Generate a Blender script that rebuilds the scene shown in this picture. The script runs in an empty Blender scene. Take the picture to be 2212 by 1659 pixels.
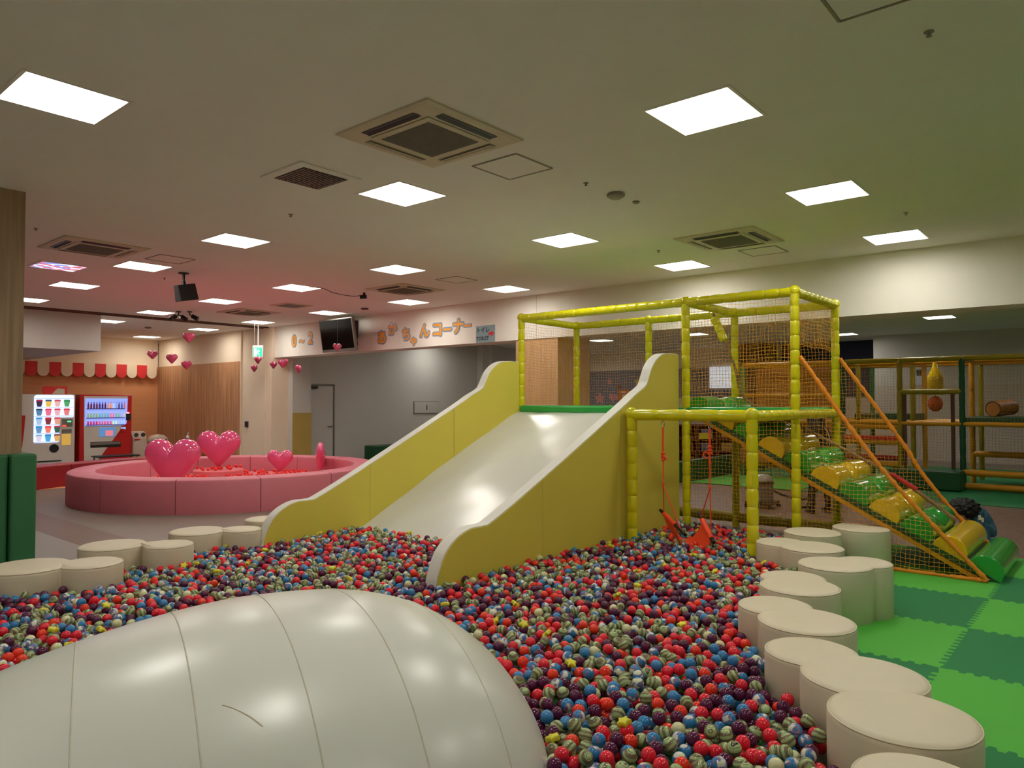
import bpy, bmesh, math, random
import numpy as np
from mathutils import Vector, Matrix
random.seed(7); rng = np.random.default_rng(7)
S = bpy.context.scene; COL = S.collection
PI = math.pi

# ------------------------------------------------------------------ camera, world, exposure
YAW = math.radians(40.4); PITCH = math.atan((869.0-829.5)/1569.0)
Fh = Vector((math.cos(YAW), math.sin(YAW), 0)); Z = Vector((0, 0, 1))
Fw = Fh*math.cos(PITCH)+Z*math.sin(PITCH); Up = -Fh*math.sin(PITCH)+Z*math.cos(PITCH)
Rt = Vector((math.sin(YAW), -math.cos(YAW), 0))
cam = bpy.data.cameras.new('camera'); cam.sensor_width = 36; cam.lens = 36*1569.0/2212
cam.clip_start = 0.05; cam.clip_end = 100
co = bpy.data.objects.new('camera', cam); COL.objects.link(co)
M = Matrix((Rt, Up, -Fw)).transposed().to_4x4(); M.translation = Vector((0, 0, 1.6)); co.matrix_world = M
S.camera = co
S.view_settings.view_transform = 'Standard'; S.view_settings.look = 'None'
S.view_settings.gamma = 1; S.view_settings.use_curve_mapping = False
S.view_settings.exposure = 1.15
try: S.cycles.max_bounces = 14; S.cycles.diffuse_bounces = 8; S.cycles.sample_clamp_indirect = 6
except Exception: pass
LAMP = 9.0            # emission of the ceiling panels
w = bpy.data.worlds.new('world'); S.world = w; w.use_nodes = True
w.node_tree.nodes['Background'].inputs[0].default_value = (.5, .5, .45, 1)
w.node_tree.nodes['Background'].inputs[1].default_value = 0.02

# ------------------------------------------------------------------ materials
def lin(c):
    if isinstance(c, str):
        c = [int(c[i:i+2], 16)/255 for i in (0, 2, 4)]
    return tuple((v/12.92 if v <= .04045 else ((v+.055)/1.055)**2.4) for v in c)+(1,)
def newmat(name):
    m = bpy.data.materials.new(name); m.use_nodes = True
    return m, m.node_tree.nodes, m.node_tree.links, m.node_tree.nodes['Principled BSDF']
def mat(name, c, rough=.6, var=.08, scale=8, bump=0, bscale=200, metal=0, coat=0, emit=0, spec=.5, stretch=None, c2=None):
    m, N, L, B = newmat(name)
    tc = N.new('ShaderNodeTexCoord'); mp = N.new('ShaderNodeMapping'); no = N.new('ShaderNodeTexNoise')
    L.new(tc.outputs['Object'], mp.inputs[0]); L.new(mp.outputs[0], no.inputs['Vector'])
    if stretch: mp.inputs['Scale'].default_value = stretch
    no.inputs['Scale'].default_value = scale; no.inputs['Detail'].default_value = 4
    mx = N.new('ShaderNodeMix'); mx.data_type = 'RGBA'
    a = lin(c); b = lin(c2) if c2 else tuple(min(1, v*(1+var*2)) for v in a[:3])+(1,)
    if not c2: a = tuple(v*(1-var) for v in a[:3])+(1,)
    mx.inputs[6].default_value = a; mx.inputs[7].default_value = b
    if c2:
        rp = N.new('ShaderNodeMapRange'); rp.inputs[1].default_value = .35; rp.inputs[2].default_value = .65
        L.new(no.outputs['Fac'], rp.inputs[0]); L.new(rp.outputs[0], mx.inputs[0])
    else: L.new(no.outputs['Fac'], mx.inputs[0])
    L.new(mx.outputs[2], B.inputs['Base Color'])
    B.inputs['Roughness'].default_value = rough; B.inputs['Metallic'].default_value = metal
    B.inputs['Coat Weight'].default_value = coat; B.inputs['Specular IOR Level'].default_value = spec
    if emit:
        L.new(mx.outputs[2], B.inputs['Emission Color']); B.inputs['Emission Strength'].default_value = emit
    if bump:
        n2 = N.new('ShaderNodeTexNoise'); n2.inputs['Scale'].default_value = bscale; L.new(tc.outputs['Object'], n2.inputs['Vector'])
        bp = N.new('ShaderNodeBump'); bp.inputs['Strength'].default_value = bump; bp.inputs['Distance'].default_value = .002
        L.new(n2.outputs['Fac'], bp.inputs['Height']); L.new(bp.outputs[0], B.inputs['Normal'])
    return m
def emis(name, c, s):
    m, N, L, B = newmat(name)
    B.inputs['Base Color'].default_value = lin(c); B.inputs['Emission Color'].default_value = lin(c); B.inputs['Emission Strength'].default_value = s
    return m
M_ = {}
M_['ceil'] = mat('ceiling_paint', 'ecebe3', .9, .02, 3, .15, 400)
M_['white'] = mat('white_wallpaper', 'ebe6dc', .85, .02, 5, .2, 300)
M_['warm'] = mat('warm_white_wallpaper', 'ecd9c0', .85, .02, 5, .2, 300)
M_['grayw'] = mat('grey_wallpaper', 'cbc8c3', .85, .02, 5, .2, 300)
M_['navy'] = mat('navy_wallpaper', '30364e', .85, .03, 5)
M_['bluew'] = mat('slate_blue_wallpaper', '76809a', .85, .03, 5)
M_['orangew'] = mat('orange_wood_sheet', 'e09c68', .6, .05, 2, stretch=(.3, .3, 6))
M_['woodp'] = mat('striped_wood_panel', 'a8794e', .5, 0, 3, stretch=(6, 6, .25), c2='d09a72')
M_['colwood'] = mat('light_oak_sheet', '8e765a', .55, 0, 4, stretch=(7, 7, .3), c2='a88c6e')
M_['colwood2'] = mat('peach_oak_sheet', 'c49a70', .55, 0, 4, stretch=(7, 7, .3), c2='d4ac84')
M_['mustard'] = mat('mustard_wall_panel', 'b79c50', .7, .04, 5)
M_['trim'] = mat('dark_brown_trim', '5c3c2e', .5, .05, 8)
M_['doorw'] = mat('white_door_paint', 'c9c6c2', .5, .02, 5)
M_['dark'] = mat('dark_plastic', '1c1c1c', .45, .05, 20)
M_['black'] = mat('black_plastic', '0c0c0c', .4, .05, 20)
M_['screen'] = mat('black_screen', '050505', .12, .05, 3)
M_['silver'] = mat('silver_plastic', '8c8880', .35, .03, 20, metal=.6)
M_['steel'] = mat('bright_steel', 'c8c8c8', .2, .03, 20, metal=1)
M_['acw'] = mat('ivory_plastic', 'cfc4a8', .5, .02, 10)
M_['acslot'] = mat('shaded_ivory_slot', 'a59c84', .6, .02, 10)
M_['acgrille'] = mat('grey_mesh_grille', '7d786c', .7, .15, 300)
M_['sprink'] = mat('brushed_fitting', '8f8a7c', .4, .05, 20, metal=.4)
M_['lampf'] = mat('white_lamp_frame', 'e8e4dc', .5, .02, 10)
M_['lamp'] = emis('lamp_diffuser', (1, .985, .95), LAMP)
M_['stool'] = mat('cream_vinyl', 'd6cbb2', .5, .03, 6, .12, 250)
M_['domew'] = mat('white_pvc_sheet', 'd2d4cb', .27, .02, 2)
M_['seam'] = mat('welded_pvc_seam', 'bfbba6', .35, .05, 30)
M_['slidew'] = mat('white_slide_vinyl', 'cfcfc8', .24, .02, 3, .0)
M_['panely'] = mat('pale_yellow_vinyl', 'd0c24c', .55, .03, 3, .15, 300)
M_['edgew'] = mat('white_vinyl_edge', 'dcdad2', .5, .02, 5)
M_['posty'] = mat('glossy_yellow_vinyl', 'd6cf12', .25, .06, 6, coat=.3)
M_['postd'] = mat('olive_yellow_vinyl', '9c8a1c', .4, .08, 6)
M_['posto'] = mat('amber_vinyl', 'd29218', .4, .08, 6)
M_['postg'] = mat('deep_green_vinyl', '1f6a34', .4, .08, 6)
M_['lgreen'] = mat('light_green_vinyl', '6fae58', .4, .08, 6)
M_['rolly'] = mat('glossy_amber_roll', 'ecc41e', .16, .04, 3, coat=.5)
M_['rollg'] = mat('glossy_green_roll', '2ca63c', .16, .04, 3, coat=.5)
M_['greenmat'] = mat('green_platform_vinyl', '2fa54c', .25, .08, 6)
M_['padg'] = mat('bottle_green_vinyl', '2f6e44', .6, .05, 8, .15, 250)
M_['dgreen'] = mat('dark_green_vinyl', '16502c', .5, .08, 6)
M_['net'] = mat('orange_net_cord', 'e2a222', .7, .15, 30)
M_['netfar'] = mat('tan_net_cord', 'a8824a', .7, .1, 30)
M_['rope'] = mat('orange_rope', 'e08418', .75, .25, 60, .6, 120)
M_['hemp'] = mat('brown_hemp_rope', '8a6a48', .85, .3, 80, .8, 120)
M_['redtape'] = mat('red_tape', 'b81c1c', .4, .05, 20)
M_['swing'] = mat('orange_swing_weave', 'f0481c', .65, .12, 120, .8, 180)
M_['swrope'] = mat('orange_swing_cord', 'e84c1c', .6, .12, 120)
M_['pink'] = mat('rose_pink_vinyl', 'cf7484', .5, .04, 5, .15, 250)
M_['pinkd'] = mat('pink_foam_disc', 'e07880', .6, .04, 5)
M_['heart'] = mat('glossy_pink_balloon', 'e2588a', .1, .04, 2, coat=.8)
M_['heart2'] = mat('glossy_rose_balloon', 'cc4a70', .12, .04, 2, coat=.8)
M_['redball'] = mat('red_ball_plastic', 'f0302c', .35, .05, 20)
M_['redv'] = mat('crimson_vinyl', '9a1c22', .45, .05, 5)
M_['red'] = mat('scarlet_paint', 'c01818', .35, .04, 10)
M_['awr'] = mat('red_awning_sheet', 'e03030', .6, .03, 10)
M_['awc'] = mat('cream_awning_sheet', 'ecd8b8', .6, .03, 10)
M_['vendw'] = mat('white_enamel', 'd8cfc6', .35, .02, 10)
M_['vendp'] = emis('lit_shop_panel', 'c4d6ff', .62)
M_['vendp2'] = emis('lit_bottle_case', '8094f0', .5)
M_['glass'] = mat('smoked_flap', '2a2622', .2, .05, 10)
M_['bin'] = mat('pale_bin_plastic', 'c9b8a8', .5, .04, 10)
M_['skin'] = mat('skin', 'd0a080', .6, .04, 20)
M_['hair'] = mat('black_hair', '0a0908', .55, .2, 60, .6, 90)
M_['cloth'] = mat('black_cotton', '141218', .85, .1, 40)
M_['bcloth'] = mat('blue_cotton', '38657c', .85, .1, 40)
M_['wclip'] = mat('white_clip', 'e8e0c0', .4, .02, 10)
M_['text'] = mat('orange_sticker', 'eca030', .4, .05, 40)
M_['textb'] = mat('blue_grey_sticker', '8a9db4', .4, .05, 40)
M_['sign'] = mat('grey_blue_sign', '86a0a8', .5, .06, 30)
M_['ink'] = mat('black_ink', '1c1a1a', .5, .05, 30)
M_['exitg'] = emis('lit_exit_green', '20c878', 1.0)
M_['exitw'] = emis('lit_exit_white', 'd8ffe8', 1.0)
M_['poster'] = mat('orange_poster', 'e07830', .5, .05, 10)
M_['pinks'] = mat('pink_wall_sticker', 'd890a0', .5, .05, 10)
M_['yels'] = mat('yellow_wall_sticker', 'd8c060', .5, .05, 10)
M_['shelf'] = mat('red_brown_wood', '7a4030', .5, .1, 8)
M_['oak'] = mat('orange_oak', 'b87838', .5, .08, 8)
M_['board'] = mat('pale_blue_board', 'd4def0', .4, .02, 5)
M_['greyp'] = mat('grey_partition', 'c8bcb0', .6, .03, 6)

# ------------------------------------------------------------------ helpers
def link(name, me, m=None, parent=None):
    o = bpy.data.objects.new(name, me); COL.objects.link(o)
    if m: me.materials.append(m)
    if parent: o.parent = parent
    return o
def tag(o, label=None, cat=None, group=None, kind=None):
    if label: o['label'] = label
    if cat: o['category'] = cat
    if group: o['group'] = group
    if kind: o['kind'] = kind
    return o
def empty(name, loc, label, cat, group=None, rz=0):
    o = bpy.data.objects.new(name, None); COL.objects.link(o); o.location = loc; o.rotation_euler = (0, 0, rz)
    o.empty_display_size = .1
    return tag(o, label, cat, group)
class MB:
    def __init__(s): s.v = []; s.f = []; s.m = []
    def add(s, V, Fc, mi=0):
        b = len(s.v); s.v += [tuple(p) for p in V]; s.f += [[i+b for i in f] for f in Fc]; s.m += [mi]*len(Fc); return s
    def box(s, x0, x1, y0, y1, z0, z1, mi=0):
        V = [(x, y, z) for z in (z0, z1) for y in (y0, y1) for x in (x0, x1)]
        return s.add(V, [(0, 2, 3, 1), (4, 5, 7, 6), (0, 1, 5, 4), (2, 6, 7, 3), (0, 4, 6, 2), (1, 3, 7, 5)], mi)
    def tube(s, P, r, n=8, caps=True, mi=0):
        P = [Vector(p) for p in P]; k = len(P)
        R = r if hasattr(r, '__len__') else [r]*k
        V = []; prev = None
        for i, p in enumerate(P):
            t = (P[min(i+1, k-1)]-P[max(i-1, 0)])
            if t.length < 1e-9: t = Vector((0, 0, 1))
            t.normalize()
            if prev is None:
                a = Vector((0, 0, 1)) if abs(t.z) < .9 else Vector((1, 0, 0)); u = t.cross(a).normalized()
            else: u = (prev-t*prev.dot(t)).normalized()
            prev = u; q = t.cross(u)
            V += [p+(u*math.cos(2*PI*j/n)+q*math.sin(2*PI*j/n))*R[i] for j in range(n)]
        Fc = [(i*n+j, i*n+(j+1) % n, (i+1)*n+(j+1) % n, (i+1)*n+j) for i in range(k-1) for j in range(n)]
        if caps: Fc += [tuple(range(n-1, -1, -1)), tuple((k-1)*n+j for j in range(n))]
        return s.add(V, Fc, mi)
    def lathe(s, prof, c=(0, 0, 0), n=24, mi=0):
        V = []
        for r, z in prof: V += [(c[0]+r*math.cos(2*PI*j/n), c[1]+r*math.sin(2*PI*j/n), c[2]+z) for j in range(n)]
        k = len(prof)
        Fc = [(i*n+j, i*n+(j+1) % n, (i+1)*n+(j+1) % n, (i+1)*n+j) for i in range(k-1) for j in range(n)]
        Fc += [tuple(range(n-1, -1, -1)), tuple((k-1)*n+j for j in range(n))]
        return s.add(V, Fc, mi)
    def prism(s, poly, axis, a0, a1, mi=0):
        def pt(p, a): return {'x': (a, p[0], p[1]), 'y': (p[0], a, p[1]), 'z': (p[0], p[1], a)}[axis]
        n = len(poly); V = [pt(p, a0) for p in poly]+[pt(p, a1) for p in poly]
        return s.add(V, [tuple(range(n)), tuple(range(2*n-1, n-1, -1))]+[(i, (i+1) % n, n+(i+1) % n, n+i) for i in range(n)], mi)
    def build(s, name, m, parent=None, smooth=False, bevel=0, seg=2, loc=None, angle=40):
        me = bpy.data.meshes.new(name); me.from_pydata(s.v, [], s.f)
        ms = m if isinstance(m, (list, tuple)) else [m]
        for x in ms: me.materials.append(x)
        if len(ms) > 1: me.polygons.foreach_set('material_index', s.m)
        bm = bmesh.new(); bm.from_mesh(me); bmesh.ops.recalc_face_normals(bm, faces=bm.faces); bm.to_mesh(me); bm.free()
        o = link(name, me, None, parent)
        if bevel:
            b = o.modifiers.new('bevel', 'BEVEL'); b.width = bevel; b.segments = seg; b.limit_method = 'ANGLE'; b.angle_limit = math.radians(35); b.harden_normals = False
        if smooth: me.shade_smooth() if False else me.polygons.foreach_set('use_smooth', [True]*len(me.polygons))
        if smooth == 'auto': me.set_sharp_from_angle(angle=math.radians(angle))
        if loc: o.location = loc
        return o
def struct(name, mb, m, parent=None, **k):
    o = mb.build(name, m, parent, **k)
    if not parent: o['kind'] = 'structure'
    return o
def copy_tree(o, parent=None):
    c = o.copy(); COL.objects.link(c)
    if parent: c.parent = parent
    for ch in list(o.children): copy_tree(ch, c)
    return c
def smoothpath(P, n=8):
    P = [Vector(p) for p in P]; out = []
    for i in range(len(P)-1):
        p0 = P[max(i-1, 0)]; p1 = P[i]; p2 = P[i+1]; p3 = P[min(i+2, len(P)-1)]
        for k in range(n):
            t = k/n
            out.append(.5*((2*p1)+(p2-p0)*t+(2*p0-5*p1+4*p2-p3)*t*t+(3*p1-p0-3*p2+p3)*t**3))
    out.append(P[-1]); return out

H = 3.51; BZ = 2.73
# ------------------------------------------------------------------ room shell
# ceiling with square openings for the lamps
LX = [1.59, 4.40, 6.89, 9.26]
LAMPS = [  # x, y, label
 (1.62, 5.10, 'recessed square ceiling light at the far left of the picture, nearest to the camera'),
 (4.44, 2.11, 'large recessed square ceiling light at upper right, pale shading along its left corner'),
 (4.40, 5.07, 'recessed square ceiling light just beyond the big cassette air conditioner'),
 (6.90, 2.08, 'recessed square ceiling light at right, second out from the large upper right one'),
 (4.40, 8.04, 'recessed square ceiling light left of centre, behind the louvred vent'),
 (6.91, 5.05, 'recessed square ceiling light above the slide top, beyond the smoke detector'),
 (9.26, 2.04, 'recessed square ceiling light nearest the plain white beam at far right'),
 (9.26, 4.75, 'recessed square ceiling light just above the right end of the yellow cage'),
 (4.38, 10.56, 'recessed square ceiling light next to the air conditioner at far left'),
 (6.88, 8.02, 'recessed square ceiling light in the middle, in front of the distant air conditioner'),
 (9.26, 8.00, 'recessed square ceiling light by the beam, left of the yellow cage'),
 (6.88, 10.58, 'recessed square ceiling light with a small black camera cable ending at it'),
 (4.38, 13.14, 'recessed square ceiling light left of the hanging black speaker, near the oak column'),
 (9.25, 10.47, 'recessed square ceiling light by the beam above the baby corner lettering'),
 (6.86, 13.10, 'recessed square ceiling light just right of the hanging black speaker'),
 (9.24, 13.05, 'recessed square ceiling light directly above the black television'),
 (6.84, 15.79, 'recessed square ceiling light touching the small black spotlights'),
 (9.25, 15.83, 'recessed square ceiling light above the green exit sign'),
 (4.42, 15.64, 'recessed square ceiling light cut off by the oak column, beside the ceiling track'),
 (6.84, 18.34, 'recessed square ceiling light peeking out past the hanging white bulkhead'),
 (9.22, 21.86, 'small square ceiling light in the far corner above the vending machines and awning'),
 (9.24, 18.50, 'small square ceiling light above the uppermost hanging heart'),
 (18.65, 3.24, 'square ceiling light in the amber tinted ceiling beyond the beam at far right'),
 (21.60, 6.09, 'square ceiling light beyond the beam, right beside the outer cage corner post'),
 (18.85, 9.29, 'square ceiling light seen through the middle of the cage netting'),
 (18.90, 12.46, 'square ceiling light seen through the netting beside the peach oak column'),
 (21.60, 15.30, 'tiny square ceiling light half hidden behind the peach oak column'),
 (1.62, 2.1, 'added recessed square ceiling light above and behind the camera over the white mound'),  # unseen lamps around the camera, added to raise the brightness
 (-1.0, 5.1, 'added recessed square ceiling light behind the oak column outside the picture'),
 (-1.0, 2.1, 'added recessed square ceiling light left of the camera outside the picture'),
 (1.62, -1.0, 'added recessed square ceiling light behind the camera on its left'),
 (4.44, -1.0, 'added recessed square ceiling light behind the camera on its right'),
 (6.90, -1.0, 'added recessed square ceiling light past the right edge over the green tiles'),
 (15.3, 15.75, 'square ceiling light in the grey side room hidden by the beam'),
 (16.1, 3.24, 'added square ceiling light over the far frame, hidden behind the beam'),  # from here on unseen lamps added beyond the beam to brighten it
 (16.2, 9.29, 'added square ceiling light over the toy shelf, hidden behind the beam'),
 (13.4, 6.09, 'added square ceiling light over the brown floor, hidden behind the beam'),
 (18.7, .1, 'added square ceiling light beyond the beam outside the right picture edge'),
 (13.0, 13.6, 'added square ceiling light in the side room hidden by the white beam'),
 (13.4, .6, 'added square ceiling light over the brown floor nearest the beam, outside the picture'),
 (16.1, 6.2, 'added square ceiling light over the far end of the frame, hidden behind the beam'),
]
HL = .293
def ceiling():
    xs = {-4.2, 26.0}; ys = {-5.2, 24.0}
    for x, y, l in LAMPS: xs |= {x-HL, x+HL}; ys |= {y-HL, y+HL}
    xs = sorted(xs); ys = sorted(ys); b = MB()
    for i in range(len(xs)-1):
        for j in range(len(ys)-1):
            cx, cy = (xs[i]+xs[i+1])/2, (ys[j]+ys[j+1])/2
            if any(abs(cx-x) < HL and abs(cy-y) < HL for x, y, l in LAMPS): continue
            b.add([(xs[i], ys[j], H), (xs[i+1], ys[j], H), (xs[i+1], ys[j+1], H), (xs[i], ys[j+1], H)], [(0, 3, 2, 1)])
    b.box(-4.2, 26, -5.2, 24, H+.25, H+.35)
    o = struct('ceiling', b, M_['ceil'])
ceiling()
def lamp_proto():
    r = empty('ceiling_light', (0, 0, H), '', 'ceiling light')
    f = MB(); d = .085; a = HL+.012; i = HL-.012
    f.add([(-a, -a, -.004), (a, -a, -.004), (a, a, -.004), (-a, a, -.004), (-i, -i, -.004), (i, -i, -.004), (i, i, -.004), (-i, i, -.004),
           (-i, -i, d), (i, -i, d), (i, i, d), (-i, i, d), (-a, -a, .003), (a, -a, .003), (a, a, .003), (-a, a, .003)],
          [(0, 1, 5, 4), (1, 2, 6, 5), (2, 3, 7, 6), (3, 0, 4, 7), (4, 5, 9, 8), (5, 6, 10, 9), (6, 7, 11, 10), (7, 4, 8, 11), (12, 13, 1, 0), (13, 14, 2, 1), (14, 15, 3, 2), (15, 12, 0, 3)])
    f.build('frame', M_['lampf'], r)
    g = MB(); g.box(-i, i, -i, i, d-.02, d); g.build('diffuser', M_['lamp'], r)
    return r
lp = lamp_proto()
for k, (x, y, l) in enumerate(LAMPS):
    o = lp if k == 0 else copy_tree(lp)
    o.location = (x, y, H); tag(o, l, 'ceiling light', 'recessed square ceiling lights')

# floors
def floor_mat():
    m, N, L, B = newmat('grey_brown_vinyl_floor')
    tc = N.new('ShaderNodeTexCoord'); mp = N.new('ShaderNodeMapping'); no = N.new('ShaderNodeTexNoise')
    mp.inputs['Scale'].default_value = (1, 9, 1); L.new(tc.outputs['Object'], mp.inputs[0]); L.new(mp.outputs[0], no.inputs['Vector'])
    no.inputs['Scale'].default_value = 2.5; no.inputs['Detail'].default_value = 6
    mx = N.new('ShaderNodeMix'); mx.data_type = 'RGBA'; mx.inputs[6].default_value = lin('746a61'); mx.inputs[7].default_value = lin('8c8176')
    L.new(no.outputs['Fac'], mx.inputs[0]); L.new(mx.outputs[2], B.inputs['Base Color']); B.inputs['Roughness'].default_value = .4
    return m
M_['floor'] = floor_mat()
b = MB(); b.box(-4.2, 26, -5.2, 24, -.12, 0); struct('floor', b, M_['floor'])
M_['zone1'] = mat('brown_floor_band', '745a4e', .4, .08, 3, stretch=(8, 1, 1))
M_['zone2'] = mat('pale_grey_floor', '8e8780', .45, .06, 3, stretch=(1, 8, 1))
M_['zone3'] = mat('brown_pink_floor', '7e6054', .35, 0, 3, stretch=(1, 6, 1), c2='8e7668')
b = MB(); b.box(3.08, 3.6, 6.9, 24, 0, .004); struct('trim_1', b, M_['zone1'])
b = MB(); b.box(-4.2, 3.08, 6.9, 24, 0, .003); struct('trim_2', b, M_['zone2'])
b = MB(); b.box(9.05, 13.3, -5, 9.3, 0, .003); struct('trim_3', b, M_['zone3'])
b = MB(); b.box(5.2, 9.0, 15.6, 16.0, 0, .004); b.box(3.6, 5.2, 15.2, 15.6, 0, .004); struct('trim_4', b, M_['orangew'])

# interlocking foam tiles, one metre square
def jig(p0, p1, n=13, a=.018, ph=0):
    out = []; d = (p1[0]-p0[0], p1[1]-p0[1]); l = math.hypot(*d); nx, ny = -d[1]/l, d[0]/l
    for i in range(1, n-1):
        for t, s in ((.12, -1), (.22, 1), (.62, 1), (.72, -1)):
            u = (i+t)/n; out.append((p0[0]+d[0]*u+nx*a*s, p0[1]+d[1]*u+ny*a*s))
    return out
M_['tile_l'] = mat('light_green_foam', '50b03a', .75, .05, 2, .3, 300)
M_['tile_d'] = mat('dark_green_foam', '187a42', .75, .05, 2, .3, 300)
TL = {(8, 1): 'behind the orange net past the roll ramp', (7, 1): 'at the foot of the roller ramp beside its net', (6, 1): 'beside the tall double cream stool', (5, 1): 'under the tall double cream stool',
 (4, 1): 'mostly hidden under the lobed middle cream stool', (8, 0): 'behind the lowest green roll at the right edge', (7, 0): 'at the front corner of the lowest green roll', (6, 0): 'one square nearer than the lowest green roll',
 (5, 0): 'right of the double stool with the wide lobe', (4, 0): 'large at the right edge near the picture bottom', (3, 0): 'under the biggest single stool in the lower right corner',
 (8, 2): 'deep behind the net under the ramp', (7, 2): 'between the single stool and the yellow cage', (6, 2): 'hidden under the farthest right stools'}
WORD = {3: 'first', 4: 'second', 5: 'third', 6: 'fourth', 7: 'fifth', 8: 'sixth'}
for ix in range(3, 9):
    for iy in (-1, 0, 1, 2):
        x0, y0 = float(ix), iy-.1
        if iy == 2 and ix < 6: continue
        if iy == 1 and ix < 4: continue
        c = [(x0, y0), (x0+1, y0), (x0+1, y0+1), (x0, y0+1)]; poly = []
        e = [jig(c[0], c[1]), jig(c[1], c[2]), [p for p in reversed(jig(c[3], c[2]))], [p for p in reversed(jig(c[0], c[3]))]]
        for j in range(4): poly += [c[j]]+e[j]
        dk = (ix+iy) % 2 == 1
        bb = MB(); bb.prism(poly, 'z', .001, .012)
        o = bb.build('foam_tile', M_['tile_d' if dk else 'tile_l'])
        where = TL.get((ix, iy), 'just outside the right picture edge, %s out' % WORD[ix])
        tag(o, '%s green foam floor tile %s' % ('dark' if dk else 'light', where), 'foam tile', 'interlocking green foam tiles')
# green mats under far play frame
for (x0, x1, y0, y1, mm, lab) in [(13.3, 20.5, 1.2, 6.7, 'tile_d', 'dark green foam flooring under the far climbing frame'), (13.3, 20.5, -4, 1.15, 'tile_d', 'dark green foam flooring beyond the right edge of the frame'), (13.3, 15.3, 4.6, 6.7, 'tile_l', 'light green foam sheet before the far low green wall')]:
    bb = MB(); bb.box(x0, x1, y0, y1, 0, .012 if mm == 'tile_d' else .02); o = bb.build('foam_mat', M_[mm]); tag(o, lab, 'foam mat')

# walls
b = MB(); b.box(-4.3, -4.2, -5.3, 24, 0, H); struct('wall_left', b, M_['white'])
b = MB(); b.box(-4.3, 26, -5.3, -5.2, 0, H); struct('wall_near', b, M_['white'])
b = MB(); b.box(-4.2, 10.0, 22.9, 23.0, 2.69, H); struct('wall_back', b, M_['warm'])
b = MB(); b.box(-4.2, 10.0, 22.9, 23.02, 0, 2.69); struct('trim_5', b, M_['orangew'])
b = MB(); b.box(10.02, 10.2, 17.95, 22.9, 2.69, H); struct('wall_side', b, M_['warm'])
b = MB(); b.box(10.0, 10.2, 17.95, 22.9, 0, 2.69); struct('trim_6', b, M_['woodp'])
b = MB(); b.box(10.02, 10.5, 16.5, 17.95, 0, H); b.box(9.98, 10.02, 17.92, 17.95, 0, H); struct('wall_pillar', b, M_['warm'])
d = MB(); d.box(10.0, 10.03, 16.75, 17.85, .01, 2.65); od = struct('door_1', d, M_['warm'])
d = MB(); d.box(9.96, 10.0, 17.55, 17.67, .95, 1.1); d.build('door_pull', M_['dark'], od)
# long beam
b = MB(); b.box(10.1, 10.55, -5.2, 16.5, BZ, H); o = struct('wall_beam', b, M_['white'])
b = MB(); b.box(10.096, 10.1, 8.02, 8.03, BZ, H); b.box(10.096, 10.1, -1.0, -.99, BZ, H); struct('trim_7', b, M_['grayw'])
# track in the ceiling and hanging bulkhead
b = MB(); b.box(-4.2, 10.0, 16.62, 16.66, H-.03, H); b.box(-4.2, 10.0, 16.86, 16.9, H-.03, H); struct('trim_8', b, M_['trim'])
b = MB(); b.box(-4.2, 6.2, 17.0, 21.8, BZ-.02, H-.001); struct('wall_bulkhead', b, M_['grayw'])
# side room behind beam
b = MB(); b.box(10.5, 11.05, 16.3, 16.6, 0, H); struct('wall_jamb', b, M_['grayw'])
b = MB(); b.box(10.5, 11.06, 16.285, 16.3, 0, 1.33); struct('trim_9', b, M_['mustard'])
b = MB(); b.box(11.0, 24.1, 16.6, 16.7, 0, H); struct('wall_grey', b, M_['grayw'])
b = MB(); b.box(17.7, 18.0, 16.35, 16.6, 0, H); b.box(18.0, 18.5, 16.2, 16.6, 0, H); struct('wall_pier', b, M_['grayw'])
d = MB(); d.box(11.08, 11.92, 16.55, 16.6, 0, 2.04); od = struct('door_2', d, M_['doorw'], bevel=.004)
f = MB(); f.box(11.92, 11.97, 16.54, 16.6, 0, 2.09); f.box(11.04, 11.97, 16.54, 16.6, 2.05, 2.09); f.build('door_frame', M_['silver'], od)
f = MB(); f.box(11.1, 11.4, 16.5, 16.56, 1.96, 2.03); f.build('door_closer', M_['dark'], od)
f = MB(); f.tube([(11.86, 16.52, .95), (11.72, 16.51, .95)], .012); f.tube([(11.86, 16.56, .95), (11.86, 16.51, .95)], .02); f.build('door_handle', M_['steel'], od)
b = MB(); b.box(24.1, 24.25, 5.6, 16.7, 2.83, H); struct('wall_far_top', b, M_['white'])
b = MB(); b.box(24.1, 24.25, 8.8, 16.7, 0, 2.83); struct('wall_far', b, M_['bluew'])
b = MB(); b.box(24.08, 24.25, 5.6, 8.8, 0, 2.83); struct('wall_navy', b, M_['navy']) 
b = MB(); b.box(24.06, 24.08, 5.6, 8.8, 2.83, H); struct('trim_10', b, M_['navy'])
b = MB(); b.box(23.7, 24.1, 5.7, 13.2, 0, 1.75); struct('trim_11', b, M_['greyp'])
b = MB(); b.box(22.6, 22.75, -5.2, 5.6, 2.07, H); b.box(22.75, 24.1, 5.5, 5.6, 0, H); struct('wall_far_right', b, M_['grayw'])
b = MB(); b.box(22.55, 22.72, -5.2, 5.6, 0, 2.07); struct('trim_12', b, M_['greyp'])
d = MB(); d.box(22.52, 22.55, -.3, 1.25, 0, 2.15); od = struct('door_3', d, M_['doorw'])
f = MB(); f.box(22.5, 22.56, 1.25, 1.33, 0, 2.2); f.box(22.5, 22.56, -.3, 1.33, 2.15, 2.22); f.build('door_frame', M_['trim'], od)
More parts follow.
